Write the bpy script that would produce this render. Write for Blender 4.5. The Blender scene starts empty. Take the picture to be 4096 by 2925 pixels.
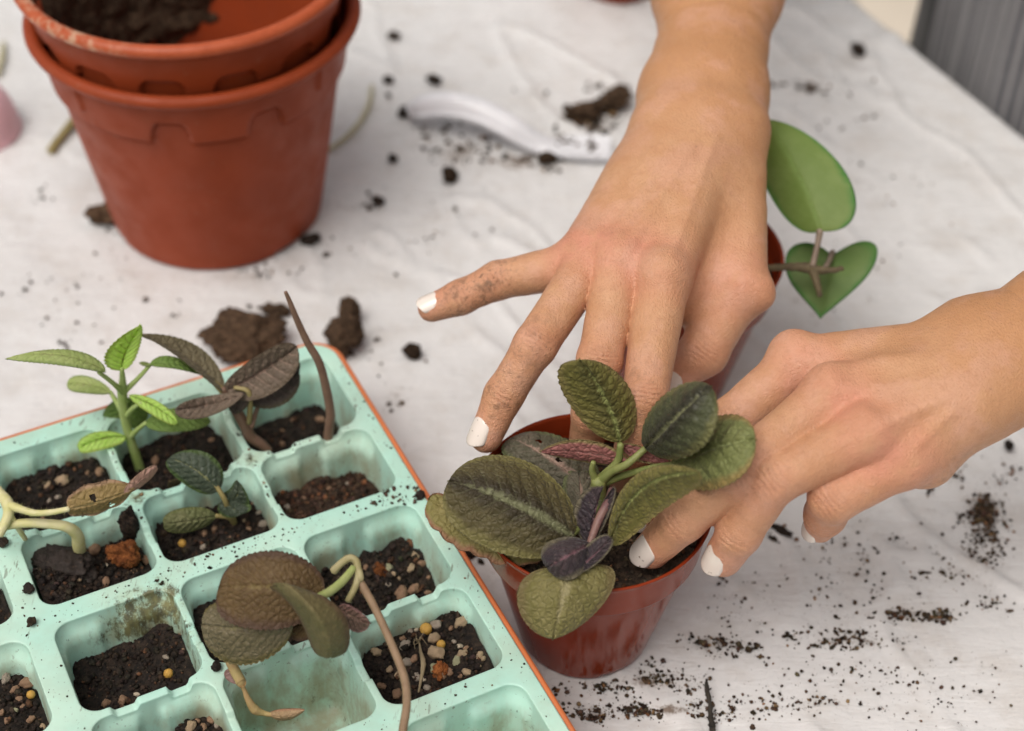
import bpy, bmesh, math, random
import numpy as np
from mathutils import Vector, Matrix

random.seed(7)
RNG = np.random.default_rng(11)
sc = bpy.context.scene
C = sc.collection

# ------------------------------------------------------------------ camera
PW, PH = 4096.0, 2925.0            # size of the photograph, the unit of all px coordinates below
FPX = 6858.78
PITCH, ROLL, CAMH = math.radians(43.3789), math.radians(1.3321), 0.55393
_c, _s = math.cos(PITCH), math.sin(PITCH)
FWD = np.array([0, _c, -_s])
_rt, _up = np.array([1.0, 0, 0]), np.array([0, _s, _c])
RT = _rt * math.cos(ROLL) + _up * math.sin(ROLL)
UP = -_rt * math.sin(ROLL) + _up * math.cos(ROLL)
EYE = np.array([0, 0, CAMH])
cam_data = bpy.data.cameras.new('camera')
cam = bpy.data.objects.new('camera', cam_data)
C.objects.link(cam)
M = Matrix.Identity(4)
for i in range(3):
    M[i][0], M[i][1], M[i][2], M[i][3] = RT[i], UP[i], -FWD[i], EYE[i]
cam.matrix_world = M
cam_data.sensor_width = 36.0
cam_data.lens = FPX / PW * 36.0
cam_data.clip_start = 0.02
cam_data.clip_end = 50.0
cam_data.dof.use_dof = True
cam_data.dof.focus_distance = 0.628
cam_data.dof.aperture_fstop = 6.3
cam_data.dof.aperture_blades = 0
sc.camera = cam

# ------------------------------------------------------------------ sky, sun, exposure
SUN_EL, SUN_ROT = math.radians(64), math.radians(-140)
world = bpy.data.worlds.new('World')
sc.world = world
world.use_nodes = True
wn = world.node_tree
wn.nodes.clear()
sky = wn.nodes.new('ShaderNodeTexSky')
sky.sky_type = 'NISHITA'
sky.sun_disc = False
sky.sun_elevation = SUN_EL
sky.sun_rotation = SUN_ROT
sky.air_density = 1.0
sky.dust_density = 6.0
sky.ozone_density = 1.0
hs = wn.nodes.new('ShaderNodeHueSaturation')
hs.inputs['Saturation'].default_value = 0.22
tint = wn.nodes.new('ShaderNodeMix')
tint.data_type = 'RGBA'
tint.blend_type = 'MULTIPLY'
tint.inputs[0].default_value = 1.0
tint.inputs[7].default_value = (1.0, 0.965, 0.925, 1)
bg = wn.nodes.new('ShaderNodeBackground')
bg.inputs['Strength'].default_value = 0.122
wo = wn.nodes.new('ShaderNodeOutputWorld')
wn.links.new(sky.outputs[0], hs.inputs['Color'])
wn.links.new(hs.outputs[0], tint.inputs[6])
wn.links.new(tint.outputs[2], bg.inputs['Color'])
wn.links.new(bg.outputs[0], wo.inputs[0])
sun_d = bpy.data.lights.new('sun', 'SUN')
sun_d.energy = 1.35
sun_d.angle = math.radians(45)
sun_d.color = (1.0, 0.95, 0.88)
sun = bpy.data.objects.new('sun', sun_d)
C.objects.link(sun)
_sd = Vector((math.sin(SUN_ROT) * math.cos(SUN_EL), math.cos(SUN_ROT) * math.cos(SUN_EL), math.sin(SUN_EL)))
sun.rotation_euler = _sd.to_track_quat('Z', 'Y').to_euler()
sun.location = (-0.6, 1.2, 2.0)
sc.view_settings.view_transform = 'Standard'
sc.view_settings.look = 'None'
sc.view_settings.gamma = 1.0
sc.view_settings.exposure = -0.04
sc.render.engine = 'CYCLES'
sc.cycles.use_denoising = True
sc.cycles.max_bounces = 8
sc.cycles.sample_clamp_indirect = 6.0

# ------------------------------------------------------------------ helpers
def A(px, py, z):
    """world point seen at photo pixel px,py on the level z (metres above the table)"""
    D = (px - PW / 2) / FPX * RT - (py - PH / 2) / FPX * UP + FWD
    return EYE + D * ((z - CAMH) / D[2])

def AY(px, py, y):
    """the same on the upright plane Y = y"""
    D = (px - PW / 2) / FPX * RT - (py - PH / 2) / FPX * UP + FWD
    return EYE + D * (y / D[1])

def DSP(x, y, z=0.0):              # px read off the 2274 px wide view of the photograph
    return A(x * 1.80123, y * 1.80123, z)

def zoomer(x0, y0, k):             # px read off an enlarged crop
    return lambda x, y: (x0 + x / k, y0 + y / k)

Z2 = zoomer(1500, 400, 1.2494)
Z3 = zoomer(2500, 0, 1.1598)
Z4 = zoomer(0, 1200, 1.7492)
Z5 = zoomer(0, 1900, 1.5846)
Z5C = zoomer(700, 2200, 2.24)
Z6B = zoomer(0, 1600, 2.03)
Z7 = zoomer(1700, 1400, 1.2493)
Z8 = zoomer(2400, 1100, 1.1598)

_H = np.array([127.1, 311.7, 74.7])
def _hash(I):
    v = np.sin(I @ _H) * 43758.5453
    return v - np.floor(v)

def vnoise(P):
    I = np.floor(P)
    f = P - I
    f = f * f * (3 - 2 * f)
    r = 0
    for dx in (0, 1):
        for dy in (0, 1):
            for dz in (0, 1):
                w = (f[:, 0] if dx else 1 - f[:, 0]) * (f[:, 1] if dy else 1 - f[:, 1]) * (f[:, 2] if dz else 1 - f[:, 2])
                r = r + w * _hash(I + np.array([dx, dy, dz]))
    return r * 2 - 1

def fbm(P, scale, octv=4, gain=0.5, seed=0.0):
    P = np.asarray(P, float) * scale + seed * 17.31 + 5.5
    a, r = 1.0, 0
    for _ in range(octv):
        r = r + a * vnoise(P)
        P = P * 2.03 + 3.7
        a *= gain
    return r

def sstep(a, b, x):
    t = np.clip((x - a) / (b - a), 0, 1)
    return t * t * (3 - 2 * t)

ORG = {}
def org(o):
    return ORG.get(o.name, np.zeros(3)) if o is not None else np.zeros(3)

def thing(name, label, cat, loc, group=None, kind=None):
    o = bpy.data.objects.new(name, None)
    o.empty_display_size = 0.01
    C.objects.link(o)
    o.location = Vector(loc)
    ORG[o.name] = np.array(loc, float)
    o['label'] = label
    o['category'] = cat
    if group: o['group'] = group
    if kind: o['kind'] = kind
    return o

def mk(name, V, F, m, parent=None, smooth=True, attrs=None, loc=None, label=None, cat=None, group=None, kind=None):
    """one mesh object from arrays in world coordinates; F = one array or a list of arrays of faces"""
    V = np.asarray(V, float)
    if parent is not None:
        o0 = org(parent)
    else:
        o0 = np.array(loc, float) if loc is not None else np.zeros(3)
    me = bpy.data.meshes.new(name)
    fl = []
    if isinstance(F, np.ndarray):
        fl = F.tolist()
    else:
        for f in F:
            fl += f.tolist() if isinstance(f, np.ndarray) else [list(f)]
    me.from_pydata((V - o0).tolist(), [], fl)
    me.polygons.foreach_set('use_smooth', [smooth] * len(me.polygons))
    if attrs:
        for k, a in attrs.items():
            a = np.asarray(a, np.float32)
            if a.ndim == 1:
                at = me.attributes.new(k, 'FLOAT', 'POINT')
                at.data.foreach_set('value', a)
            else:
                at = me.attributes.new(k, 'FLOAT_COLOR', 'POINT')
                if a.shape[1] == 3:
                    a = np.concatenate([a, np.ones((len(a), 1), np.float32)], 1)
                at.data.foreach_set('color', a.ravel())
    me.update()
    if m is not None:
        me.materials.append(m)
    o = bpy.data.objects.new(name, me)
    C.objects.link(o)
    if parent is not None:
        o.parent = parent
    else:
        o.location = Vector(o0)
    ORG[o.name] = o0
    if label: o['label'] = label
    if cat: o['category'] = cat
    if group: o['group'] = group
    if kind: o['kind'] = kind
    return o

def merge(parts):
    """join (V, F) lists; F arrays may be tri or quad"""
    Vs, Fs, n = [], [], 0
    for V, F in parts:
        Vs.append(np.asarray(V, float))
        for f in (F if isinstance(F, list) else [F]):
            Fs.append(np.asarray(f) + n)
        n += len(V)
    return np.concatenate(Vs), Fs

def ico(sub):
    bm = bmesh.new()
    bmesh.ops.create_icosphere(bm, subdivisions=sub, radius=1.0)
    V = np.array([v.co[:] for v in bm.verts])
    F = np.array([[v.index for v in f.verts] for f in bm.faces])
    bm.free()
    return V, F
ICO1, ICO2, ICO3, ICO4 = ico(1), ico(2), ico(3), ico(5)

def rotm(n):
    q = RNG.normal(size=(n, 4))
    q /= np.linalg.norm(q, axis=1)[:, None]
    w, x, y, z = q.T
    return np.stack([np.stack([1 - 2 * (y * y + z * z), 2 * (x * y - w * z), 2 * (x * z + w * y)], -1),
                     np.stack([2 * (x * y + w * z), 1 - 2 * (x * x + z * z), 2 * (y * z - w * x)], -1),
                     np.stack([2 * (x * z - w * y), 2 * (y * z + w * x), 1 - 2 * (x * x + y * y)], -1)], 1)

def granules(P, size, base=ICO2, jit=0.22, flat=1.0, stretch=0.35):
    """many small uneven lumps, joined"""
    BV, BF = base
    n = len(P)
    ax = 1 + RNG.uniform(-stretch, stretch, (n, 1, 3))
    V = BV[None] * ax * (1 + RNG.uniform(-jit, jit, (n, len(BV), 1)))
    V = np.einsum('nij,nkj->nki', rotm(n), V)
    V[:, :, 2] *= flat
    V = V * np.asarray(size).reshape(-1, 1, 1) + np.asarray(P)[:, None]
    F = (BF[None] + (np.arange(n) * len(BV))[:, None, None]).reshape(-1, 3)
    return V.reshape(-1, 3), F

def catmull(pts, per=8):
    P = np.asarray(pts, float)
    if len(P) < 3:
        t = np.linspace(0, 1, per + 1)[:, None]
        return P[0] * (1 - t) + P[-1] * t
    Q = np.concatenate([[2 * P[0] - P[1]], P, [2 * P[-1] - P[-2]]])
    out = []
    for i in range(1, len(Q) - 2):
        t = np.linspace(0, 1, per, endpoint=False)[:, None]
        a, b, c, d = Q[i - 1], Q[i], Q[i + 1], Q[i + 2]
        out.append(0.5 * (2 * b + (c - a) * t + (2 * a - 5 * b + 4 * c - d) * t ** 2 + (3 * b - a - 3 * c + d) * t ** 3))
    out.append(P[-1:])
    return np.concatenate(out)

def tube(pts, rad, n=10, per=8, wob=0.0, cap=True):
    """tapered round stem along smooth points (radii given per control point)"""
    P = catmull(pts, per)
    r = np.interp(np.linspace(0, 1, len(P)), np.linspace(0, 1, len(rad)), rad)
    T = np.gradient(P, axis=0)
    T /= np.linalg.norm(T, axis=1)[:, None] + 1e-12
    N = np.zeros_like(P)
    a = np.cross(T[0], [0.31, 0.2, 0.93])
    N[0] = a / np.linalg.norm(a)
    for i in range(1, len(P)):
        v = N[i - 1] - T[i] * (N[i - 1] @ T[i])
        N[i] = v / np.linalg.norm(v)
    B = np.cross(T, N)
    th = np.linspace(0, 2 * np.pi, n, endpoint=False)
    R = r[:, None] * (1 + wob * RNG.uniform(-1, 1, (len(P), n)))
    V = P[:, None] + R[..., None] * (np.cos(th)[None, :, None] * N[:, None] + np.sin(th)[None, :, None] * B[:, None])
    k = len(P)
    i, j = np.meshgrid(np.arange(k - 1), np.arange(n), indexing='ij')
    j2 = (j + 1) % n
    F = np.stack([i * n + j, i * n + j2, (i + 1) * n + j2, (i + 1) * n + j], -1).reshape(-1, 4)
    V = V.reshape(-1, 3)
    Fs = [F]
    if cap:
        V = np.concatenate([V, [P[0] - T[0] * r[0] * 0.5, P[-1] + T[-1] * r[-1] * 0.5]])
        e = len(V)
        a = np.arange(n)
        Fs.append(np.stack([(a + 1) % n, a, np.full(n, e - 2)], -1))
        a = a + (k - 1) * n
        Fs.append(np.stack([a, (k - 1) * n + (a + 1 - (k - 1) * n) % n, np.full(n, e - 1)], -1))
    return V, Fs

def lathe(prof, n=160, rfun=None, zfun=None, closed=False):
    """surface of revolution round the z axis; rfun(r, z, th) / zfun may reshape it"""
    prof = np.asarray(prof, float)
    th = np.linspace(0, 2 * np.pi, n, endpoint=False)
    R = np.repeat(prof[:, :1], n, 1)
    Z = np.repeat(prof[:, 1:], n, 1)
    TH = np.repeat(th[None], len(prof), 0)
    if rfun is not None: R = rfun(R, Z, TH)
    if zfun is not None: Z = zfun(R, Z, TH)
    V = np.stack([R * np.cos(TH), R * np.sin(TH), Z], -1).reshape(-1, 3)
    k = len(prof)
    i, j = np.meshgrid(np.arange(k - 1), np.arange(n), indexing='ij')
    j2 = (j + 1) % n
    F = np.stack([i * n + j, i * n + j2, (i + 1) * n + j2, (i + 1) * n + j], -1).reshape(-1, 4)
    return V, F

# ------------------------------------------------------------------ materials
class NT:
    def __init__(s, name):
        s.m = bpy.data.materials.new(name)
        s.m.use_nodes = True
        s.t = s.m.node_tree
        s.t.nodes.clear()
        s.out = s.t.nodes.new('ShaderNodeOutputMaterial')
        s.b = s.t.nodes.new('ShaderNodeBsdfPrincipled')
        s.t.links.new(s.b.outputs[0], s.out.inputs[0])
    def n(s, typ, ins=None, **kw):
        x = s.t.nodes.new(typ)
        for k, v in kw.items(): setattr(x, k, v)
        for k, v in (ins or {}).items(): s.set(x.inputs[k], v)
        return x
    def set(s, sock, v):
        if isinstance(v, bpy.types.NodeSocket): s.t.links.new(v, sock)
        elif isinstance(v, (tuple, list)) and len(v) == 3 and sock.type == 'RGBA': sock.default_value = (*v, 1)
        else: sock.default_value = v
    def p(s, **kw):
        for k, v in kw.items(): s.set(s.b.inputs[k.replace('_', ' ')], v)
    def coord(s): return s.n('ShaderNodeTexCoord').outputs['Object']
    def attr(s, nm, col=False):
        return s.n('ShaderNodeAttribute', attribute_name=nm).outputs['Color' if col else 'Fac']
    def noise(s, scale, det=4, rough=0.55, vec=None, dist=0.0):
        return s.n('ShaderNodeTexNoise', {'Vector': vec or s.coord(), 'Scale': scale, 'Detail': det, 'Roughness': rough, 'Distortion': dist}).outputs['Fac']
    def voro(s, scale, vec=None, feat='F1', out='Distance'):
        return s.n('ShaderNodeTexVoronoi', {'Vector': vec or s.coord(), 'Scale': scale}, feature=feat).outputs[out]
    def math(s, op, a, b=0.0, c=None):
        x = s.n('ShaderNodeMath', operation=op)
        s.set(x.inputs[0], a); s.set(x.inputs[1], b)
        if c is not None: s.set(x.inputs[2], c)
        return x.outputs[0]
    def ramp(s, f, stops):
        x = s.n('ShaderNodeValToRGB')
        s.set(x.inputs[0], f)
        e = x.color_ramp.elements
        while len(e) < len(stops): e.new(0.5)
        for q, (pos, col) in zip(e, stops):
            q.position = pos
            q.color = (col, col, col, 1) if isinstance(col, (int, float)) else (*col, 1)
        return x.outputs[0]
    def sm(s, f, a, b, lo=0.0, hi=1.0):
        x = s.n('ShaderNodeMapRange', {'Value': f, 'From Min': a, 'From Max': b, 'To Min': lo, 'To Max': hi}, interpolation_type='SMOOTHSTEP')
        return x.outputs[0]
    def mix(s, f, a, b, mode='MIX'):
        x = s.n('ShaderNodeMix', data_type='RGBA', blend_type=mode)
        s.set(x.inputs[0], f); s.set(x.inputs[6], a); s.set(x.inputs[7], b)
        return x.outputs[2]
    def bump(s, h, strength=0.4, dist=0.0005, nrm=None):
        x = s.n('ShaderNodeBump', {'Height': h, 'Strength': strength, 'Distance': dist})
        if nrm is not None: s.set(x.inputs['Normal'], nrm)
        return x.outputs[0]

def mat_plastic(name, col, rough=0.4, dirt=0.0, dirtcol=(0.06, 0.04, 0.03), bump=0.15, sss=0.0, spec=0.5):
    t = NT(name)
    n1 = t.noise(45, 3)
    c = t.mix(t.sm(n1, 0.3, 0.7), col, tuple(x * 0.86 for x in col))
    if dirt:
        d = t.math('MULTIPLY', t.sm(t.noise(260, 6, 0.7), 0.55, 0.72), t.sm(t.noise(30, 3), 0.42, 0.66))
        c = t.mix(t.math('MULTIPLY', d, dirt), c, dirtcol)
    r = t.sm(t.noise(90, 4), 0.3, 0.7, rough * 0.85, min(1, rough * 1.25))
    t.p(Base_Color=c, Roughness=r, Normal=t.bump(t.noise(500, 3), bump, 0.0003), Specular_IOR_Level=spec)
    if sss: t.p(Subsurface_Weight=sss, Subsurface_Radius=(0.004, 0.003, 0.003))
    return t.m

M_TERRA = mat_plastic('terracotta_plastic', (0.305, 0.052, 0.015), 0.5, 0.35, (0.33, 0.20, 0.13), 0.15, 0.0, 0.25)
M_TERRA_GLOSS = mat_plastic('glossy_terracotta_plastic', (0.235, 0.032, 0.009), 0.16, 0.12, (0.25, 0.16, 0.1), 0.05, 0.0, 0.2)
M_ORANGE = mat_plastic('orange_tray_plastic', (0.66, 0.19, 0.065), 0.45, 0.2)
M_WHITEPL = mat_plastic('white_plastic', (0.84, 0.855, 0.90), 0.25, 0.2)
M_PINK = mat_plastic('pink_plastic', (0.78, 0.47, 0.52), 0.4)
M_WOOD = mat_plastic('table_board', (0.35, 0.26, 0.18), 0.6)

def mat_mint():
    t = NT('mint_tray_plastic')
    co = t.coord()
    mp = t.n('ShaderNodeMapping', {'Vector': co, 'Rotation': (0, 0, 0.0), 'Scale': (1, 1, 0.45)}).outputs[0]
    z = t.n('ShaderNodeSeparateXYZ', {'Vector': co})
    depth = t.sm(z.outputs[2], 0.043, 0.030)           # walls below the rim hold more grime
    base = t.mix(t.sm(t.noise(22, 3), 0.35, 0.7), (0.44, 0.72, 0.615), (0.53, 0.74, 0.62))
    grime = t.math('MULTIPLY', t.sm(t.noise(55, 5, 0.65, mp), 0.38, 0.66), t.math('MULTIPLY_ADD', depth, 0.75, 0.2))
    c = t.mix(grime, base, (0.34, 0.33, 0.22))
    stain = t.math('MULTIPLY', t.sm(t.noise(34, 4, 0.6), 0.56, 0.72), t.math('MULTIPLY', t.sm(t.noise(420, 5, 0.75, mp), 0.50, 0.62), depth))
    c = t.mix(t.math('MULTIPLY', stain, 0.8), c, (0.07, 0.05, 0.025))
    speck = t.math('MULTIPLY', t.sm(t.noise(620, 2, 0.6), 0.68, 0.73), t.sm(t.noise(60, 3), 0.40, 0.65))
    c = t.mix(t.math('MULTIPLY', speck, 0.85), c, (0.035, 0.022, 0.015))
    streak = t.n('ShaderNodeMapping', {'Vector': co, 'Rotation': (0, 0, -0.48), 'Scale': (1.0, 0.22, 1.0)}).outputs[0]
    scr = t.math('MULTIPLY', t.sm(t.noise(520, 3, 0.6, streak), 0.62, 0.68), t.sm(t.noise(48, 3), 0.44, 0.62))
    c = t.mix(t.math('MULTIPLY', scr, 0.6), c, (0.10, 0.065, 0.03))
    st = t.attr('stain')
    sn = t.math('MULTIPLY', t.sm(t.math('ADD', t.noise(260, 6, 0.8, mp), t.math('MULTIPLY', st, 0.22)), 0.58, 0.74), t.sm(st, 0.02, 0.4))
    c = t.mix(t.math('MULTIPLY', sn, 0.92), c, (0.055, 0.038, 0.014))
    yl = t.math('MULTIPLY', t.math('MULTIPLY', st, 0.45), t.sm(t.noise(240, 5, 0.7, mp), 0.35, 0.65))
    c = t.mix(yl, c, (0.36, 0.34, 0.13))
    t.p(Base_Color=c, Roughness=t.sm(t.noise(120, 3), 0.3, 0.7, 0.38, 0.55), Normal=t.bump(t.noise(300, 4), 0.2, 0.0003),
        Subsurface_Weight=0.12, Subsurface_Radius=(0.003, 0.004, 0.0035))
    return t.m
M_MINT = mat_mint()

def mat_sheet():
    t = NT('white_plastic_sheet')
    co = t.coord()
    c = t.mix(t.sm(t.noise(9, 4), 0.35, 0.7), (0.71, 0.712, 0.715), (0.655, 0.655, 0.655))
    smudge = t.math('MULTIPLY', t.sm(t.noise(38, 5, 0.65), 0.46, 0.70), 0.30)
    c = t.mix(smudge, c, (0.46, 0.41, 0.36))
    du = t.attr('dust')
    dn = t.sm(t.math('ADD', t.noise(330, 6, 0.75), t.math('MULTIPLY', du, 0.40)), 0.62, 0.86)
    c = t.mix(t.math('MULTIPLY', t.math('MULTIPLY', dn, t.sm(du, 0.01, 0.25)), 0.85), c, (0.135, 0.088, 0.055))
    c = t.mix(t.math('MULTIPLY', du, 0.22), c, (0.33, 0.26, 0.20))
    speck = t.math('MULTIPLY', t.sm(t.noise(520, 2, 0.5), 0.70, 0.74), t.sm(t.noise(24, 3), 0.45, 0.65))
    c = t.mix(t.math('MULTIPLY', speck, 0.7), c, (0.12, 0.09, 0.06))
    mp = t.n('ShaderNodeMapping', {'Vector': co, 'Rotation': (0, 0, math.radians(-38)), 'Scale': (26, 150, 26)}).outputs[0]
    h = t.math('ADD', t.math('MULTIPLY', t.noise(1.0, 4, 0.6, mp, 0.6), 0.55), t.math('MULTIPLY', t.noise(45, 4, 0.6), 1.0))
    t.p(Base_Color=c, Roughness=t.sm(t.noise(50, 3), 0.3, 0.7, 0.20, 0.36), Normal=t.bump(h, 0.8, 0.0020))
    return t.m
M_SHEET = mat_sheet()

def mat_floor():
    t = NT('cream_floor')
    c = t.mix(t.sm(t.noise(6, 4), 0.3, 0.7), (0.66, 0.58, 0.48), (0.58, 0.51, 0.42))
    t.p(Base_Color=c, Roughness=0.5, Normal=t.bump(t.noise(30, 3), 0.2, 0.002))
    return t.m
M_FLOOR = mat_floor()

def mat_skin():
    t = NT('skin')
    n = t.noise(70, 4)
    c = t.mix(t.sm(n, 0.3, 0.7), (0.595, 0.330, 0.185), (0.53, 0.272, 0.138))
    c = t.mix(t.math('MULTIPLY', t.attr('tan'), 0.8), c, (0.51, 0.250, 0.112))
    c = t.mix(t.math('MULTIPLY', t.math('MULTIPLY', t.attr('red'), t.sm(t.noise(130, 3), 0.25, 0.6, 0.45, 1.0)), 0.92), c, (0.63, 0.250, 0.175))
    c = t.mix(t.math('MULTIPLY', t.sm(t.noise(52, 4, 0.6), 0.47, 0.66), 0.5), c, (0.66, 0.365, 0.265))
    c = t.mix(t.math('MULTIPLY', t.sm(t.noise(26, 3, 0.6), 0.50, 0.70), 0.35), c, (0.47, 0.235, 0.115))
    c = t.mix(t.math('MULTIPLY', t.sm(t.noise(260, 4), 0.50, 0.72), 0.36), c, (0.46, 0.22, 0.115))
    c = t.mix(t.math('MULTIPLY', t.sm(t.noise(900, 3, 0.7), 0.45, 0.7), 0.18), c, (0.40, 0.19, 0.10))
    fre = t.math('MULTIPLY', t.sm(t.voro(210), 0.10, 0.06), t.sm(t.noise(40, 2), 0.62, 0.70))
    c = t.mix(t.math('MULTIPLY', fre, 0.6), c, (0.20, 0.09, 0.05))
    c = t.mix(t.math('MULTIPLY', t.attr('crease_shade'), 0.55), c, (0.36, 0.15, 0.085))  # shade in the finger joint folds, painted into the skin colour
    d = t.math('MULTIPLY', t.attr('dirt'), t.math('MAXIMUM', t.sm(t.noise(560, 6, 0.75, None, 1.0), 0.50, 0.66), t.sm(t.noise(190, 5, 0.7), 0.50, 0.68)))
    c = t.mix(t.math('MULTIPLY', d, 0.75), c, (0.10, 0.055, 0.03))
    h = t.math('ADD', t.math('MULTIPLY', t.voro(1050, t.n('ShaderNodeMapping', {'Vector': t.coord(), 'Rotation': (0, 0, 0.6), 'Scale': (1, .55, 1)}).outputs[0], feat='DISTANCE_TO_EDGE'), 0.9), t.noise(900, 3, 0.6))
    h = t.math('ADD', h, t.math('MULTIPLY', t.noise(160, 4, 0.6), 0.45))
    t.p(Base_Color=c, Roughness=t.sm(t.noise(300, 3), 0.3, 0.7, 0.40, 0.56), Specular_IOR_Level=0.42,
        Subsurface_Weight=0.05, Subsurface_Radius=(0.003, 0.001, 0.0006), Normal=t.bump(h, 0.6, 0.0007))
    return t.m
M_SKIN = mat_skin()

def mat_nail():
    t = NT('white_nail_polish')
    c = t.mix(t.sm(t.noise(430, 3), 0.665, 0.70), (0.80, 0.705, 0.635), (0.20, 0.13, 0.09))
    t.p(Base_Color=c, Roughness=0.16, Coat_Weight=0.4, Normal=t.bump(t.noise(300, 2), 0.1, 0.0002))
    return t.m
M_NAIL = mat_nail()

def mat_soil(name='potting_soil', a=(0.009, 0.0065, 0.0055), b=(0.040, 0.026, 0.018), rough=0.75):
    t = NT(name)
    n = t.noise(380, 6, 0.7)
    c = t.mix(t.sm(n, 0.38, 0.72), a, b)
    c = t.mix(1.0, c, t.attr('col', True), 'MULTIPLY')
    c = t.mix(t.math('MULTIPLY', t.sm(t.noise(900, 2), 0.66, 0.72), 0.5), c, (0.16, 0.10, 0.06))
    t.p(Base_Color=c, Roughness=rough, Specular_IOR_Level=0.22, Normal=t.bump(t.noise(1100, 5, 0.7), 0.8, 0.0006))
    return t.m
M_SOIL = mat_soil()
M_CLOD = mat_soil('brown_soil', (0.045, 0.027, 0.016), (0.15, 0.092, 0.055), 0.95)
M_CRUMB = mat_soil('dark_crumbs', (0.030, 0.020, 0.013), (0.14, 0.092, 0.058), 0.9)
M_RUST = mat_soil('rusty_clay', (0.11, 0.033, 0.010), (0.27, 0.095, 0.028), 0.95)

def mat_stone(name, a, b, rough=0.7):
    t = NT(name)
    c = t.mix(t.sm(t.noise(330, 5, 0.65), 0.35, 0.7), a, b)
    c = t.mix(t.math('MULTIPLY', t.sm(t.noise(900, 3), 0.6, 0.7), 0.7), c, tuple(x * 0.25 for x in a))
    t.p(Base_Color=c, Roughness=rough, Normal=t.bump(t.noise(700, 5, 0.7), 0.6, 0.0004))
    return t.m
M_PEB = [mat_stone('tan_grit', (0.30, 0.20, 0.12), (0.42, 0.31, 0.20)), mat_stone('grey_grit', (0.24, 0.19, 0.15), (0.36, 0.30, 0.24)),
         mat_stone('brown_grit', (0.20, 0.11, 0.065), (0.33, 0.20, 0.12)), mat_stone('green_grit', (0.24, 0.23, 0.13), (0.38, 0.36, 0.23)),
         mat_stone('pale_grit', (0.46, 0.37, 0.27), (0.56, 0.47, 0.36))]
M_BEAD = mat_stone('yellow_bead', (0.52, 0.28, 0.05), (0.62, 0.36, 0.08), 0.4)

def mat_leaf(name, col, col2, edge, vein, gain=1.0, vw=0.10, patch=None, patch_col=None, under=None, rough=0.55, trans=0.18, hair=0.5, lat=0.35, bumpk=0.48, rim=0.86, net_k=0.26):
    """col/col2 mottled blade, edge colour at the margin, pale midrib fading to the tip, lateral veins, optional middle patch"""
    t = NT(name)
    col, col2, edge, vein = (tuple(min(.8, x * gain) for x in k_) for k_ in (col, col2, edge, vein))
    s_, ta, q = t.attr('leaf_s'), t.math('ABSOLUTE', t.attr('leaf_t')), t.attr('leaf_q')
    c = t.mix(t.sm(t.noise(110, 4), 0.35, 0.68), col, col2)
    if patch is not None:
        pm = t.math('MULTIPLY', t.sm(t.math('ADD', ta, t.math('MULTIPLY', t.noise(140, 3), 0.35)), 0.75, 0.28), patch)
        c = t.mix(pm, c, patch_col)
    em = t.sm(t.math('ADD', ta, t.math('MULTIPLY', t.noise(200, 3), 0.22)), rim - 0.06, rim + 0.2)
    c = t.mix(em, c, edge)
    tri = t.math('PINGPONG', q, 0.5)                      # 0 on every lateral vein
    lm = t.math('MULTIPLY', t.sm(tri, 0.10, 0.02), t.sm(ta, 1.0, 0.25))
    c = t.mix(t.math('MULTIPLY', lm, lat), c, vein)
    w = t.math('MULTIPLY', t.math('SUBTRACT', 1.12, s_), vw)
    wn_ = t.math('ADD', ta, t.math('MULTIPLY_ADD', t.noise(420, 4, 0.7), 0.34, -0.17))
    mid = t.sm(t.math('DIVIDE', wn_, t.math('MAXIMUM', w, 0.01)), 1.7, 0.15)
    c = t.mix(t.math('MULTIPLY', mid, t.sm(s_, 1.0, 0.6, 0.25, 0.85)), c, vein)
    if under is not None:
        bf = t.n('ShaderNodeNewGeometry').outputs['Backfacing']
        sd = t.attr('leaf_side')
        c = t.mix(sd, c, under)
    net = t.math('MULTIPLY', t.sm(t.voro(420, feat='DISTANCE_TO_EDGE'), 0.11, 0.0), net_k)
    c = t.mix(net, c, tuple(x * 0.42 for x in col))
    sp = t.math('MULTIPLY', t.sm(t.noise(1500, 2, 0.6), 0.63, 0.72), hair)
    c = t.mix(t.math('MULTIPLY', sp, 0.30), c, (0.45, 0.40, 0.30))
    bl = t.math('ADD', t.math('MULTIPLY', t.sm(t.voro(420, feat='DISTANCE_TO_EDGE'), 0.0, 0.30), 1.0), t.math('MULTIPLY', t.noise(800, 3), 0.35))
    t.p(Base_Color=c, Roughness=rough, Specular_IOR_Level=0.25, Normal=t.bump(bl, bumpk, 0.0009),
        Sheen_Weight=0.12 * hair, Sheen_Roughness=0.4)
    if trans:
        tr = t.n('ShaderNodeBsdfTranslucent', {'Color': t.mix(1.0, c, (1.3, 1.35, 0.7), 'MULTIPLY')})
        mx = t.n('ShaderNodeMixShader', {0: trans})
        t.t.links.new(t.b.outputs[0], mx.inputs[1])
        t.t.links.new(tr.outputs[0], mx.inputs[2])
        t.t.links.new(mx.outputs[0], t.out.inputs[0])
    return t.m

def mat_stem(name, a, b, rough=0.55):
    t = NT(name)
    c = t.mix(t.sm(t.noise(160, 4), 0.35, 0.65), a, b)
    t.p(Base_Color=c, Roughness=rough, Normal=t.bump(t.noise(900, 3), 0.4, 0.0003), Subsurface_Weight=0.15, Subsurface_Radius=(0.002, 0.002, 0.001))
    return t.m

# ------------------------------------------------------------------ floor, table, sheet
E_DIR, N_DIR, EDGE0 = np.array([0.478, -0.878, 0]), np.array([0.878, 0.478, 0]), np.array([0.243, 0.85, 0])
def en(e, n, z=0.0):
    return EDGE0 + np.multiply.outer(e, E_DIR) + np.multiply.outer(n, N_DIR) + np.multiply.outer(z, [0, 0, 1])

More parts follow.
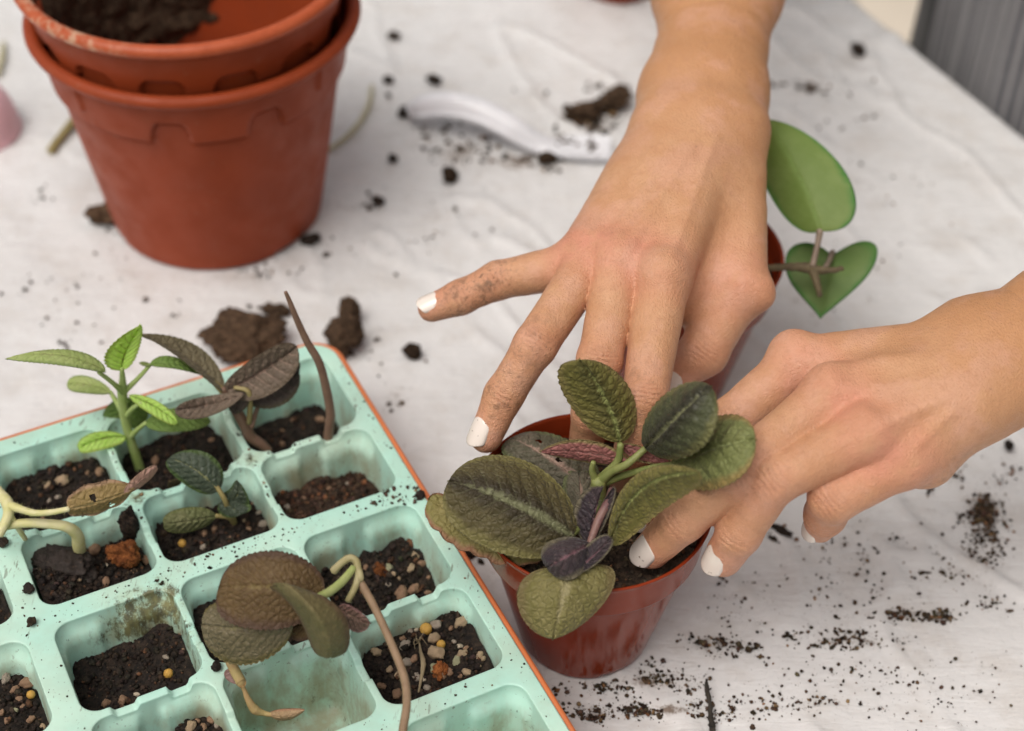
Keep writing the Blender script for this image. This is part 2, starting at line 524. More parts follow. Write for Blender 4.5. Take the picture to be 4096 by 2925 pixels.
def grid_faces(a, b):
    i, j = np.meshgrid(np.arange(a - 1), np.arange(b - 1), indexing='ij')
    return np.stack([i * b + j, (i + 1) * b + j, (i + 1) * b + j + 1, i * b + j + 1], -1).reshape(-1, 4)

mk('floor', [(-8, -8, -0.76), (8, -8, -0.76), (8, 8, -0.76), (-8, 8, -0.76)], np.array([[0, 1, 2, 3]]), M_FLOOR, kind='structure', smooth=False)

def box(e0, e1, n0, n1, z0, z1):
    V = np.array([en(e, n, z) for z in (z0, z1) for n in (n0, n1) for e in (e0, e1)])
    return V, np.array([[0, 2, 3, 1], [4, 5, 7, 6], [0, 1, 5, 4], [2, 6, 7, 3], [0, 4, 6, 2], [1, 3, 7, 5]])

tb = thing('table', 'wooden work table hidden under the white plastic sheet', 'table', en(0, -0.45, -0.76))
mk('tabletop', *box(-0.9, 0.9, -0.9, -0.006, -0.030, -0.006), M_WOOD, tb, smooth=False)
for e in (-0.8, 0.8):
    for n in (-0.8, -0.12):
        mk('leg', *box(e - 0.03, e + 0.03, n - 0.03, n + 0.03, -0.76, -0.031), M_WOOD, tb, smooth=False)

# the sheet: fine grid over the part near the camera, hanging over the right edge
e_ax = np.concatenate([np.linspace(-0.93, -0.32, 60, endpoint=False), np.linspace(-0.32, 0.52, 300, endpoint=False), np.linspace(0.52, 0.93, 30)])
n_ax = np.concatenate([np.linspace(-0.93, -0.66, 24, endpoint=False), np.linspace(-0.66, -0.012, 240, endpoint=False), np.linspace(-0.012, 0.0, 6, endpoint=False), np.linspace(0, 0.16, 24)])
EE, NN = np.meshgrid(e_ax, n_ax, indexing='ij')
ee, nn = EE.ravel(), NN.ravel()
over = np.maximum(nn + 0.004, 0)
ang = np.clip(over / 0.010, 0, 1) * (np.pi / 2 * 0.93)
zz = -np.where(over < 0.010, 0.0064 * (1 - np.cos(ang)), 0.0064 * (1 - math.cos(np.pi / 2 * 0.93)) + (over - 0.010) * 0.985)
no = np.where(over > 0, np.minimum(over, 0.0075) - 0.004, nn)
P0 = en(ee, np.minimum(nn, 0.006), 0)
wr = fbm(np.stack([ee * 18, nn * 70, ee * 0], -1), 1.0, 4) * 0.00032 + fbm(P0, 26, 3, seed=2) * 0.0005
ridge = np.exp(-(fbm(np.stack([ee * 7, nn * 22, ee * 0 + 4], -1), 1.0, 3) / 0.07) ** 2) * 0.0018
quiet = sstep(-0.62, -0.2, nn)
wav = np.where(over > 0.01, np.sin(ee * 40) * 0.006 * sstep(0.01, 0.1, over), 0)
V = en(ee, np.where(nn < -0.004, nn, np.where(over < 0.010, -0.004 + over * 0.75, 0.0035 + (over - 0.010) * 0.12)) + wav, zz + wr + ridge * (0.35 + 0.9 * quiet) - 0.0006)
DUST = [(1455, 1515, 70, 13, .8), (1500, 1578, 85, 12, .8), (1310, 1588, 35, 7, .7), (1890, 1422, 75, 11, .8), (1580, 1430, 34, 11, .8), (2185, 1140, 28, 36, .95), (2078, 1370, 25, 7, .5), (1975, 1365, 22, 8, .5),
        (1010, 330, 55, 28, .55), (1130, 360, 75, 22, .5), (1315, 255, 70, 24, .95), (560, 765, 70, 32, .5), (770, 770, 40, 50, .4), (1260, 1450, 20, 60, .4), (2190, 1270, 30, 40, .4), (790, 462, 45, 5, .4), (700, 545, 40, 14, .4), (890, 880, 30, 22, .3), (1090, 1180, 30, 60, .25), (1790, 185, 40, 10, .4), (300, 610, 60, 14, .3), (500, 612, 90, 10, .3)]
dust = np.zeros(len(V))
for x_, y_, sx_, sy_, a_ in DUST:
    c_ = DSP(x_, y_); rx_ = np.linalg.norm(DSP(x_ + sx_, y_) - c_); ry_ = np.linalg.norm(DSP(x_, y_ + sy_) - c_)
    dd_ = V - c_
    dust = np.maximum(dust, a_ * np.exp(-(dd_[:, 0] / rx_) ** 2 - (dd_[:, 1] / ry_) ** 2))
dust = np.clip(dust * (1 + 0.9 * fbm(V, 90, 4, seed=5)), 0, 1)
sheet = mk('plastic_sheet', V, grid_faces(len(e_ax), len(n_ax)), M_SHEET, attrs={'dust': dust}, loc=(0, 0.6, 0),
           label='white plastic sheet spread over the whole work table and strewn with soil', cat='tablecloth')

# ------------------------------------------------------------------ seedling tray
PHI = math.radians(27.4263)
cU, sU = math.cos(PHI), math.sin(PHI)
TH = 0.045                                   # height of its rim
def T(u, v, z):
    """tray coordinates (u along the back edge, v along the right edge) to the world"""
    u, v, z = np.broadcast_arrays(np.asarray(u, float), v, z)
    return np.stack([u * cU - v * sU, u * sU + v * cU, z], -1)

UC = [(0.031, 0.0765), (0.0795, 0.1262), (0.1292, 0.1765)]
VR = [(0.476, 0.520), (0.435, 0.4725), (0.382, 0.4253), (0.3376, 0.3785), (0.2855, 0.329), (0.241, 0.2817)]
UTILE = [(0.026, 0.078), (0.078, 0.1277), (0.1277, 0.1823)]
VTILE = [(0.4742, 0.528), (0.4301, 0.4742), (0.3802, 0.4301), (0.3333, 0.3802), (0.2836, 0.3333), (0.2350, 0.2836)]
COLS = [dict(h=h, t=t, lab=i) for i, (h, t) in enumerate(zip(UC, UTILE))]
COLS += [dict(h=(h[0] - 0.1555, h[1] - 0.1555), t=(t[0] - 0.1555, t[1] - 0.1555), lab=i + 3) for i, (h, t) in enumerate(zip(UC, UTILE))]
COLS[5]['t'] = (COLS[5]['t'][0], 0.026)
COLS[3]['t'] = (-0.1303, COLS[3]['t'][1])
OU0, OU1, OV0, OV1, ORAD = -0.1303, 0.1823, 0.2350, 0.528, 0.0115
THIN_V = [0.4742, 0.3802, 0.2836]
THIN_U = [0.078, 0.1277, 0.078 - 0.1555, 0.1277 - 0.1555]

def tray_depth(u, v):
    """how far the thin partitions dip below the rim, with their moulded notches"""
    d = np.zeros_like(u)
    for k, c in enumerate(COLS):
        s = (u - c['h'][0]) / (c['h'][1] - c['h'][0])
        ins = (s > 0) & (s < 1)
        for m, vl in enumerate(THIN_V):
            near = (np.abs(v - vl) < 0.0042) & ins
            j = 0.03 * math.sin(k * 2.3 + m * 1.7)
            nt = sstep(0.17 + j, 0.21 + j, s) * sstep(0.40 + j, 0.36 + j, s) * 0.0026 + sstep(0.63 + j, 0.655 + j, s) * sstep(0.83 + j, 0.79 + j, s) * 0.0036
            d = np.where(near, nt + 0.0005 * np.sin(np.pi * np.clip(s, 0, 1)), d)
    for m, (v0, v1) in enumerate(VR):
        s = (v - v0) / (v1 - v0)
        ins = (s > 0) & (s < 1)
        for k, ul in enumerate(THIN_U):
            near = (np.abs(u - ul) < 0.0042) & ins
            j = 0.04 * math.sin(k * 1.3 + m * 2.1)
            nt = sstep(0.34 + j, 0.37 + j, s) * sstep(0.60 + j, 0.55 + j, s) * 0.0024
            d = np.where(near, nt + 0.0010 * np.sin(np.pi * np.clip(s, 0, 1)), d)
    return d

NS, NCN = 40, 12
def rr(u0, u1, v0, v1, r):
    """rounded rectangle loop, NS points per side and NCN per corner"""
    out = []
    cs = [(u1 - r, v0 + r, -90), (u1 - r, v1 - r, 0), (u0 + r, v1 - r, 90), (u0 + r, v0 + r, 180)]
    st = [((u0 + r, v0), (u1 - r, v0)), ((u1, v0 + r), (u1, v1 - r)), ((u1 - r, v1), (u0 + r, v1)), ((u0, v1 - r), (u0, v0 + r))]
    for (a, b), (cx, cy, a0) in zip(st, cs):
        t = np.linspace(0, 1, NS, endpoint=False)[:, None]
        out.append(np.array(a) * (1 - t) + np.array(b) * t)
        g = np.radians(a0 + np.linspace(0, 90, NCN, endpoint=False))
        out.append(np.stack([cx + r * np.cos(g), cy + r * np.sin(g)], -1))
    return np.concatenate(out)

def tile_loop(t, hole, r):
    """the tile's outer border, point for point opposite rr(hole)"""
    (u0, u1), (v0, v1) = t
    (a0, a1), (b0, b1) = hole
    out = []
    st = [((a0 + r, v0), (a1 - r, v0)), ((u1, b0 + r), (u1, b1 - r)), ((a1 - r, v1), (a0 + r, v1)), ((u0, b1 - r), (u0, b0 + r))]
    corners = [(u1, v0), (u1, v1), (u0, v1), (u0, v0)]
    for i in range(4):
        a, b = np.array(st[i][0]), np.array(st[i][1])
        tt = np.linspace(0, 1, NS, endpoint=False)[:, None]
        out.append(a * (1 - tt) + b * tt)
        nx = np.array(st[(i + 1) % 4][0]); c = np.array(corners[i])
        f = np.linspace(0, 1, NCN, endpoint=False)[:, None]
        out.append(np.where(f < 0.5, b + (c - b) * f * 2, c + (nx - c) * (f * 2 - 1)))
    L = np.concatenate(out)
    # round the tray's four outer corners
    for cx, cy, sx, sy in ((OU0 + ORAD, OV0 + ORAD, -1, -1), (OU1 - ORAD, OV0 + ORAD, 1, -1), (OU1 - ORAD, OV1 - ORAD, 1, 1), (OU0 + ORAD, OV1 - ORAD, -1, 1)):
        d = L - np.array([cx, cy])
        ins = (d[:, 0] * sx > 0) & (d[:, 1] * sy > 0)
        ln = np.linalg.norm(d, axis=1)
        L[ins] = np.array([cx, cy]) + d[ins] / ln[ins][:, None] * ORAD
    return L

RC = 0.0068
def cell_mesh(hole, tile):
    (a0, a1), (b0, b1) = hole
    prof = [(-0.0008, 0.0, 1), (-0.0003, -0.00008, 1), (-0.00005, -0.0003, 1), (0.0, -0.0008, 1), (0.00035, -0.0056, 0), (0.0005, -0.0066, 0),
            (0.0009, -0.012, 0), (0.0016, -0.022, 0), (0.0026, -0.036, 0), (0.0034, -0.0390, 0), (0.0052, -0.0408, 0), (0.014, -0.0412, 0)]
    loops = [tile_loop(tile, hole, RC)]
    z = [TH - tray_depth(loops[0][:, 0], loops[0][:, 1])]
    hl = rr(a0, a1, b0, b1, RC)
    dep = tray_depth(np.clip(hl[:, 0], a0 + 1e-5, a1 - 1e-5), np.clip(hl[:, 1], b0 + 1e-5, b1 - 1e-5))
    cen = np.array([a1 - 0.007, b1 - 0.003])
    for ins, dz, top in prof:
        L = rr(a0 + ins, a1 - ins, b0 + ins, b1 - ins, max(RC - ins * 0.6, 0.002))
        if not top and dz > -0.03:                       # stacking lugs in the far corners, a few mm down
            if dz < -0.006:
                k = sstep(0.0125, 0.008, np.abs(L - np.array([a1 - 0.009, b1])).max(1)) * 0.0022
                k2 = sstep(0.0125, 0.008, np.abs(L - np.array([a0 + 0.007, b1])).max(1)) * 0.0017
                ce = np.array([(a0 + a1) / 2, (b0 + b1) / 2])
                dd = ce - L
                L = L + dd / np.linalg.norm(dd, axis=1)[:, None] * np.maximum(k, k2)[:, None]
        loops.append(L)
        z.append(TH - dep + dz if top else np.minimum(TH + dz, TH - dep - 0.0012 + dz * 0.02))
    k, n = len(loops), len(hl)
    V = np.concatenate([T(l[:, 0], l[:, 1], zz_) for l, zz_ in zip(loops, z)])
    i, j = np.meshgrid(np.arange(k - 1), np.arange(n), indexing='ij')
    j2 = (j + 1) % n
    F = np.stack([i * n + j, i * n + j2, (i + 1) * n + j2, (i + 1) * n + j], -1).reshape(-1, 4)
    cV = T((a0 + a1) / 2, (b0 + b1) / 2, TH - 0.0412)[None]
    a = np.arange(n) + (k - 1) * n
    Fc = np.stack([a, (k - 1) * n + (np.arange(n) + 1) % n, np.full(n, len(V))], -1)
    return np.concatenate([V, cV]), [F, Fc]

def weld(V, Fs, d=2e-5):
    key = np.round(V / d).astype(np.int64)
    _, idx, inv = np.unique(key, axis=0, return_index=True, return_inverse=True)
    inv = inv.reshape(-1)
    return V[idx], [inv[f] for f in Fs]

parts = []
for c in COLS:
    for v in range(6):
        parts.append(cell_mesh((c['h'], VR[v]), (c['t'], VTILE[v])))
def outline(off, z, r=ORAD, n=24):
    u0, u1, v0, v1, r = OU0 - off, OU1 + off, OV0 - off, OV1 + off, r + off
    pts = []
    for cx, cy, a0 in ((u1 - r, v0 + r, -90), (u1 - r, v1 - r, 0), (u0 + r, v1 - r, 90), (u0 + r, v0 + r, 180)):
        g = np.radians(a0 + np.linspace(0, 90, n))
        pts.append(np.stack([cx + r * np.cos(g), cy + r * np.sin(g)], -1))
    P = np.concatenate(pts)
    return T(P[:, 0], P[:, 1], z)
def band(steps):
    L = [outline(o, z) for o, z in steps]
    n = len(L[0]); k = len(L)
    i, j = np.meshgrid(np.arange(k - 1), np.arange(n), indexing='ij')
    j2 = (j + 1) % n
    return np.concatenate(L), [np.stack([i * n + j, (i + 1) * n + j, (i + 1) * n + j2, i * n + j2], -1).reshape(-1, 4)]
V, F = merge(parts)
V, F = weld(V, F)
V2, F2 = merge([(V, F), band([(-0.0002, TH - 0.00005), (0.0003, TH - 0.0002), (0.0006, TH - 0.0007), (0.0006, TH - 0.0062), (-0.0005, TH - 0.0062), (-0.0012, TH - 0.002)])])
tray_o = T(0.1, 0.43, 0.0)
def blob(u, v, z, su, sv, sz, a):
    d = (V2 - T(u, v, z)) @ np.array([[cU, -sU, 0], [sU, cU, 0], [0, 0, 1]])
    return a * np.exp(-(d[:, 0] / su) ** 2 - (d[:, 1] / sv) ** 2 - (d[:, 2] / sz) ** 2)
stain = blob(.063, .4245, .036, .013, .006, .013, 1.0) + blob(.073, .422, .040, .005, .007, .010, .9) + blob(.0765, .405, .038, .004, .016, .012, .7)
stain = stain + .5 * sum(blob(UC[k][0] + .02, VR[r][1], .030, .022, .004, .010, a_) for k, r, a_ in ((0, 0, .8), (1, 0, .6), (0, 1, .5), (1, 1, .5), (2, 1, .6), (0, 3, .5), (2, 4, .5), (2, 0, .4), (0, 2, .4)))
stain = stain + sum(blob(UC[k][0], (VR[r][0] + VR[r][1]) / 2, .032, .004, .018, .012, a_) for k, r, a_ in ((2, 0, .35), (2, 1, .4), (1, 1, .4), (1, 3, .35), (2, 3, .3)))
stain = stain + sum(blob(u_, .4742, .045, .006, .004, .004, .55) for u_ in (.078, .1277, .028))
tray = mk('seedling_tray', V2, F2, M_MINT, attrs={'stain': np.clip(stain, 0, 1)}, loc=tray_o, label='pale mint green seedling tray with moulded square cells, filling the lower left', cat='seedling tray')

V, F = band([(-0.002, TH - 0.0035), (0.0009, TH - 0.0014), (0.0019, TH - 0.0010), (0.0028, TH - 0.0013), (0.0033, TH - 0.0024), (0.0028, TH - 0.0075), (0.0012, TH - 0.0088), (-0.003, 0.0022), (-0.0045, 0.0008)])
b2 = outline(-0.0045, 0.0008)
Vb = np.concatenate([V, b2[:1] * 0 + b2.mean(0)])
n_ = len(b2)
a = np.arange(n_) + len(V) - n_
Fb = np.stack([a, len(V) - n_ + (np.arange(n_) + 1) % n_, np.full(n_, len(V))], -1)
mk('outer_tray', Vb, F + [Fb], M_ORANGE, loc=tray_o + [0, 0, 0], label='thin orange plastic tray nested right underneath the mint green seedling tray', cat='tray')

# ------------------------------------------------------------------ pots
def arch_band(zb, h, arches, n_thick):
    """outer relief of a rim band with lower edge zb, interrupted by arch shaped recesses at angles (deg, half width deg, height)"""
    def f(R, Z, TH_):
        zl = np.full_like(Z, zb)
        for a, hw, hh in arches:
            d = (np.degrees(TH_) - a + 180) % 360 - 180
            x = np.abs(d) / hw
            zl = np.where(x < 1, np.maximum(zl, zb + hh * np.sqrt(np.clip(1 - np.clip((x - 0.45) / 0.55, 0, 1) ** 2, 0, 1)) * (x < 1)), zl)
        return R + n_thick * sstep(-0.0005, 0.0005, Z - zl) * h(Z) - 0.0007 * np.exp(-((Z - zl + 0.0012) / 0.0010) ** 2) * (Z < 0.112)
    return f

def big_pot(name, label, base, zlift, lip_dirt, arches, m, slots):
    """14 cm class nursery pot: rolled lip, thick upper band with arch recesses, tapered body, footed base"""
    H, RT_, RB = 0.1192, 0.0770, 0.0533
    o = thing(name, label, 'plant pot', base + np.array([0, 0, zlift]), 'nested terracotta pots')
    def body_r(z): return RB + (0.0728 - RB) * (z / H) ** 0.96
    zs = np.concatenate([np.linspace(0.0, 0.004, 5), np.linspace(0.006, 0.084, 24), np.linspace(0.0855, 0.1125, 64)])
    outer = [(body_r(z), z) for z in zs]
    outer[0] = (RB - 0.0012, 0.0)
    bandf = arch_band(0.0895, lambda Z: (Z < 0.1130), arches, 0.0024)
    def rf(R, Z, TH_):
        R2 = bandf(R, Z, TH_)
        for a_ in slots:
            d = (np.degrees(TH_) - a_ + 180) % 360 - 180
            R2 = R2 + 0.0016 * sstep(1.3, 0.8, np.abs(d)) * sstep(0.098, 0.0985, Z) * sstep(0.1125, 0.111, Z)
        return R2
    def zf(R, Z, TH_):
        d = np.zeros_like(Z)
        for a_, w_ in ((-38, 13), (-150, 9), (90, 14), (20, 9)):
            dd = np.abs((np.degrees(TH_) - a_ + 180) % 360 - 180)
            d = np.maximum(d, 0.0030 * sstep(w_, w_ - 1.2, dd))
        return np.where(Z < 0.0045, np.maximum(Z, d), Z)
    V1, F1 = lathe(outer, 540, rf, zf)
    mk('pot_wall', V1 + org(o), F1, m, o)
    # rolled lip and inner face with the pot's floor
    th = np.linspace(-0.62 * np.pi, 1.05 * np.pi, 16)
    lip = [(0.0757 + 0.0034 * math.cos(t_), H - 0.0032 + 0.0032 * math.sin(t_)) for t_ in th]
    lip = [(0.0745, 0.1120)] + lip + [(0.0712, 0.108), (0.0705, 0.102)]
    V2_, F2_ = lathe(lip, 200)
    mk('rim', V2_ + org(o), F2_, lip_dirt or m, o)
    inner = [(0.0705, 0.102)] + [(body_r(z) - 0.0021, z) for z in np.linspace(0.1, 0.006, 16)] + [(RB - 0.004, 0.0035), (0.001, 0.0035)]
    V3, F3 = lathe(inner, 160)
    mk('inner_wall', V3 + org(o), F3, m, o)
    return o

BP = np.array([-0.1546, 0.7027, 0.0])
camdir = math.degrees(math.atan2(-BP[1], -BP[0]))           # azimuth facing the camera
A1 = [(camdir - 14 + k * 36, 7.4, 0.0125) for k in (0, 1)] + [(camdir + 112 + k * 36, 7.4, 0.0125) for k in range(4)]
def mat_lip():
    t = NT('worn_terracotta_lip')
    geo = t.coord()
    c = t.mix(t.sm(t.noise(160, 5, 0.7), 0.42, 0.64), (0.40, 0.080, 0.028), (0.45, 0.098, 0.038))
    xx = t.n('ShaderNodeSeparateXYZ', {'Vector': geo}).outputs[0]
    w = t.math('MULTIPLY', t.sm(t.noise(170, 5, 0.7), 0.47, 0.60), t.sm(xx, 0.0, -0.045))
    c = t.mix(t.math('MULTIPLY', w, 0.7), c, (0.55, 0.40, 0.27))
    t.p(Base_Color=c, Roughness=0.4, Specular_IOR_Level=0.3, Normal=t.bump(t.noise(400, 3), 0.2, 0.0003))
    return t.m
big_pot('plant_pot', 'large terracotta plastic pot standing on the sheet, outer one of the nested pair', BP, 0.0, None, A1, M_TERRA, [camdir - 50, camdir + 47])
A2 = [(camdir - 13 + k * 27, 8.5, 0.0085) for k in (-2, -1, 0, 1, 2, 3)] + [(camdir + 120 + k * 36, 7.4, 0.0125) for k in range(3)]
big_pot('plant_pot', 'empty terracotta pot with soil-caked inside, pushed into the larger pot beneath it', BP + np.array([-0.0022, 0.001, 0]), 0.0255, mat_lip(), A2, M_TERRA, [])

# soil stuck to the inside of the upper pot
def caked(name, label, th0, th1, z0, z1, seed, thick):
    a_, b_ = np.meshgrid(np.linspace(0, 1, 110), np.linspace(0, 1, 90), indexing='ij')
    a_, b_ = a_.ravel(), b_.ravel()
    th = np.radians(camdir + th0 + (th1 - th0) * a_)
    z = z0 + (z1 - z0) * b_
    P = np.stack([a_ * 3, b_ * 2, a_ * 0], -1)
    e = 1 - np.maximum(np.abs(a_ * 2 - 1), np.abs(b_ * 2 - 1))
    e2 = 1 - np.sqrt((a_ * 2 - 1) ** 2 + (b_ * 2 - 1) ** 2)
    m_ = sstep(0.0, 0.35, e2 + fbm(P, 2.2, 4, seed=seed) * 0.35)
    zc = np.clip(z, 0.004, 0.112)
    r = 0.0533 + (0.0728 - 0.0533) * (zc / 0.1192) ** 0.96 - 0.0021 + 0.0012
    h = m_ * (thick + fbm(P, 6, 5, seed=seed + 1, gain=0.6) * thick * 0.6) * np.sqrt(np.clip(e * 3, 0, 1))
    r = r - h
    V = np.stack([r * np.cos(th), r * np.sin(th), z + 0.0255], -1) + BP + np.array([-0.0022, 0.001, 0])
    F = grid_faces(110, 90)
    mk(name, V, F, M_CLOD, loc=V.mean(0), label=label, cat='soil', attrs={'col': np.full((len(V), 3), 0.62)}, group='soil caked inside the upper pot')
caked('caked_soil', 'thick dark soil caked on the left inside of the upper pot', -196, -62, 0.026, 0.104, 3, 0.0045)
caked('caked_soil', 'small dark soil smear hanging on the far inside of the upper pot', 146, 172, 0.060, 0.109, 8, 0.0034)

def small_pot(base, label, group, tilt=(0, 0)):
    """9 cm pot: thin lip, smooth rim band, step, glossy tapered body on a foot ring"""
    o = thing('flower_pot', label, 'flower pot', base, group)
    H = 0.0777
    prof = [(0.0205, 0.0016), (0.0238, 0.0004), (0.0254, 0.0), (0.0262, 0.0006)]
    prof += [(0.0265 + (0.0398 - 0.0265) * t_, 0.0014 + (0.0600 - 0.0014) * t_) for t_ in np.linspace(0, 1, 24)]
    def zf(R, Z, TH_):
        d = np.zeros_like(Z)
        for a_, w_ in ((-62, 16), (60, 16), (180, 16)):
            dd = np.abs((np.degrees(TH_) - a_ + 180) % 360 - 180)
            d = np.maximum(d, 0.0016 * sstep(w_, w_ - 2, dd))
        return np.where(Z < 0.003, np.maximum(Z, d), Z)
    V1, F1 = lathe(prof, 180, None, zf)
    mk('pot_wall', V1 + org(o), F1, M_TERRA_GLOSS, o)
    rim = [(0.0396, 0.0596), (0.0417, 0.0597), (0.0422, 0.0601), (0.0424, 0.0606)] + [(0.0424 + 0.0018 * t_, 0.0606 + 0.0155 * t_) for t_ in np.linspace(0.05, 1, 10)]
    rim += [(0.0446, 0.0768), (0.0450, 0.0774), (0.0448, 0.0777), (0.0443, 0.0778), (0.0437, 0.0775), (0.0434, 0.0768), (0.0428, 0.068)]
    V2_, F2_ = lathe(rim, 200)
    mk('rim', V2_ + org(o), F2_, M_TERRA_GLOSS, o)
    inner = [(0.0428, 0.068), (0.0412, 0.0605)] + [(0.0385 - 0.0125 * t_, 0.060 - 0.055 * t_) for t_ in np.linspace(0, 1, 8)] + [(0.001, 0.0045)]
    V3, F3 = lathe(inner, 120)
    mk('inner_wall', V3 + org(o), F3, M_TERRA_GLOSS, o)
    return o

SP = np.array([0.0317, 0.4331, 0.0])
HP = np.array([0.0725, 0.5790, 0.0])
small_pot(SP, 'glossy small terracotta pot in front, with the crinkled dark-leaved plant being pressed in', 'small terracotta pots')
small_pot(HP, 'small terracotta pot half hidden behind the upper hand, holding the thick-leaved cutting', 'small terracotta pots')
small_pot(np.array([0.0605, 0.9330, 0.0]), 'terracotta pot at the top edge beside the forearm, only its foot in view', 'small terracotta pots')

# pink dome at the left edge
q_ = DSP(-20, 352, 0)
pk = thing('plastic_cup', 'pale pink plastic cup turned upside down at the left edge beside the nested pots', 'cup', q_ + np.array([-0.014, 0.024, 0]))
pr_ = [(0.0245, 0.0), (0.0250, 0.0012), (0.0244, 0.0025)] + [(0.0240 * math.cos(t_) ** 0.6, 0.0025 + 0.026 * math.sin(t_)) for t_ in np.linspace(0.02, np.pi / 2 - 0.02, 18)] + [(0.0005, 0.0286)]
V, F = lathe(pr_, 72)
mk('cup_wall', V + org(pk), F, M_PINK, pk)

# ------------------------------------------------------------------ person: hands, arms, clothes
def smin(a, b, k):
    h = np.clip(0.5 + 0.5 * (b - a) / k, 0, 1)
    return b + (a - b) * h - k * h * (1 - h)

class Field:
    """distance field on a regular grid"""
    def __init__(s, lo, hi, vox):
        s.lo, s.vox = np.array(lo, float), vox
        s.shape = np.ceil((np.array(hi) - s.lo) / vox).astype(int) + 1
        s.ax = [(s.lo[i] + np.arange(s.shape[i]) * vox).astype(np.float32) for i in range(3)]
    def new(s): return np.full(s.shape, 0.03, np.float32)
    def sub(s, pts, pad):
        lo = np.min(pts, 0) - pad; hi = np.max(pts, 0) + pad
        i0 = np.clip(np.floor((lo - s.lo) / s.vox).astype(int), 0, s.shape)
        i1 = np.clip(np.ceil((hi - s.lo) / s.vox).astype(int) + 1, 0, s.shape)
        return tuple(slice(a, b) for a, b in zip(i0, i1))
    def cone(s, d, a, b, ra, rb, k):
        a, b = np.asarray(a, np.float32), np.asarray(b, np.float32)
        sl = s.sub([a, b], max(ra, rb) + k + 0.004)
        if any(q.stop <= q.start for q in sl): return
        X = s.ax[0][sl[0]][:, None, None] - a[0]
        Y = s.ax[1][sl[1]][None, :, None] - a[1]
        Z = s.ax[2][sl[2]][None, None, :] - a[2]
        ba = b - a
        L2 = float(ba @ ba) + 1e-12
        h = np.clip((X * ba[0] + Y * ba[1] + Z * ba[2]) / L2, 0, 1)
        dd = np.sqrt((X - h * ba[0]) ** 2 + (Y - h * ba[1]) ** 2 + (Z - h * ba[2]) ** 2) - (ra + (rb - ra) * h)
        d[sl] = smin(d[sl], dd, k) if k > 0 else np.minimum(d[sl], dd)
    def chain(s, d, P, R, k):
        for i in range(len(P) - 1): s.cone(d, P[i], P[i + 1], R[i], R[i + 1], k)
    def mesh(s, d, smooth=2):
        """surface nets"""
        S = d < 0
        nx, ny, nz = d.shape
        cs = np.zeros((nx - 1, ny - 1, nz - 1), np.int8)
        for a in (0, 1):
            for b in (0, 1):
                for c in (0, 1):
                    cs += S[a:nx - 1 + a, b:ny - 1 + b, c:nz - 1 + c]
        act = (cs > 0) & (cs < 8)
        idx = np.argwhere(act)
        num = np.full(act.shape, -1, np.int64)
        num[act] = np.arange(len(idx))
        i, j, k = idx.T
        acc = np.zeros((len(idx), 3)); cnt = np.zeros(len(idx))
        cor = [(a, b, c) for a in (0, 1) for b in (0, 1) for c in (0, 1)]
        for ca in cor:
            for ax in range(3):
                if ca[ax]: continue
                cb = list(ca); cb[ax] = 1
                va = d[i + ca[0], j + ca[1], k + ca[2]].astype(float)
                vb = d[i + cb[0], j + cb[1], k + cb[2]].astype(float)
                cr = (va < 0) != (vb < 0)
                t = np.where(cr, va / np.where(cr, va - vb, 1), 0)
                p = np.array(ca, float)[None].repeat(len(idx), 0)
                p[:, ax] += t
                acc += np.where(cr[:, None], p, 0); cnt += cr
        V = s.lo + (idx + acc / cnt[:, None]) * s.vox
        Fs = []
        for ax in range(3):
            a1, a2 = [(1, 2), (2, 0), (0, 1)][ax]
            sl0 = [slice(None)] * 3; sl1 = [slice(None)] * 3
            sl0[ax] = slice(0, -1); sl1[ax] = slice(1, None)
            A_, B_ = S[tuple(sl0)], S[tuple(sl1)]
            E_ = np.argwhere(A_ != B_)
            ok = (E_[:, a1] > 0) & (E_[:, a2] > 0) & (E_[:, a1] < d.shape[a1] - 1) & (E_[:, a2] < d.shape[a2] - 1)
            E_ = E_[ok]
            q = []
            for o1, o2 in ((0, 0), (-1, 0), (-1, -1), (0, -1)):
                p = E_.copy(); p[:, a1] += o1; p[:, a2] += o2
                q.append(num[p[:, 0], p[:, 1], p[:, 2]])
            q = np.stack(q, -1)
            fl = ~A_[E_[:, 0], E_[:, 1], E_[:, 2]]
            q[fl] = q[fl][:, ::-1]
            Fs.append(q[:, ::-1] if False else q)
        F = np.concatenate(Fs)
        F = F[(F >= 0).all(1)]
        e = np.concatenate([F[:, [0, 1]], F[:, [1, 2]], F[:, [2, 3]], F[:, [3, 0]]])
        for _ in range(smooth):
            sm_ = np.zeros_like(V); c_ = np.zeros(len(V))
            for u, w in ((0, 1), (1, 0)):
                np.add.at(sm_, e[:, u], V[e[:, w]]); np.add.at(c_, e[:, u], 1)
            V = V * 0.5 + 0.5 * sm_ / np.maximum(c_, 1)[:, None]
        return V, F

def vnormals(V, F):
    n = np.cross(V[F[:, 2]] - V[F[:, 0]], V[F[:, 3]] - V[F[:, 1]])
    N = np.zeros_like(V)
    for k in range(4): np.add.at(N, F[:, k], n)
    return N / (np.linalg.norm(N, axis=1)[:, None] + 1e-20)

unit = lambda v: np.asarray(v, float) / np.linalg.norm(v)
def J(zf, x, y, z, r): return (A(*zf(x, y), z), r / 1000.0)

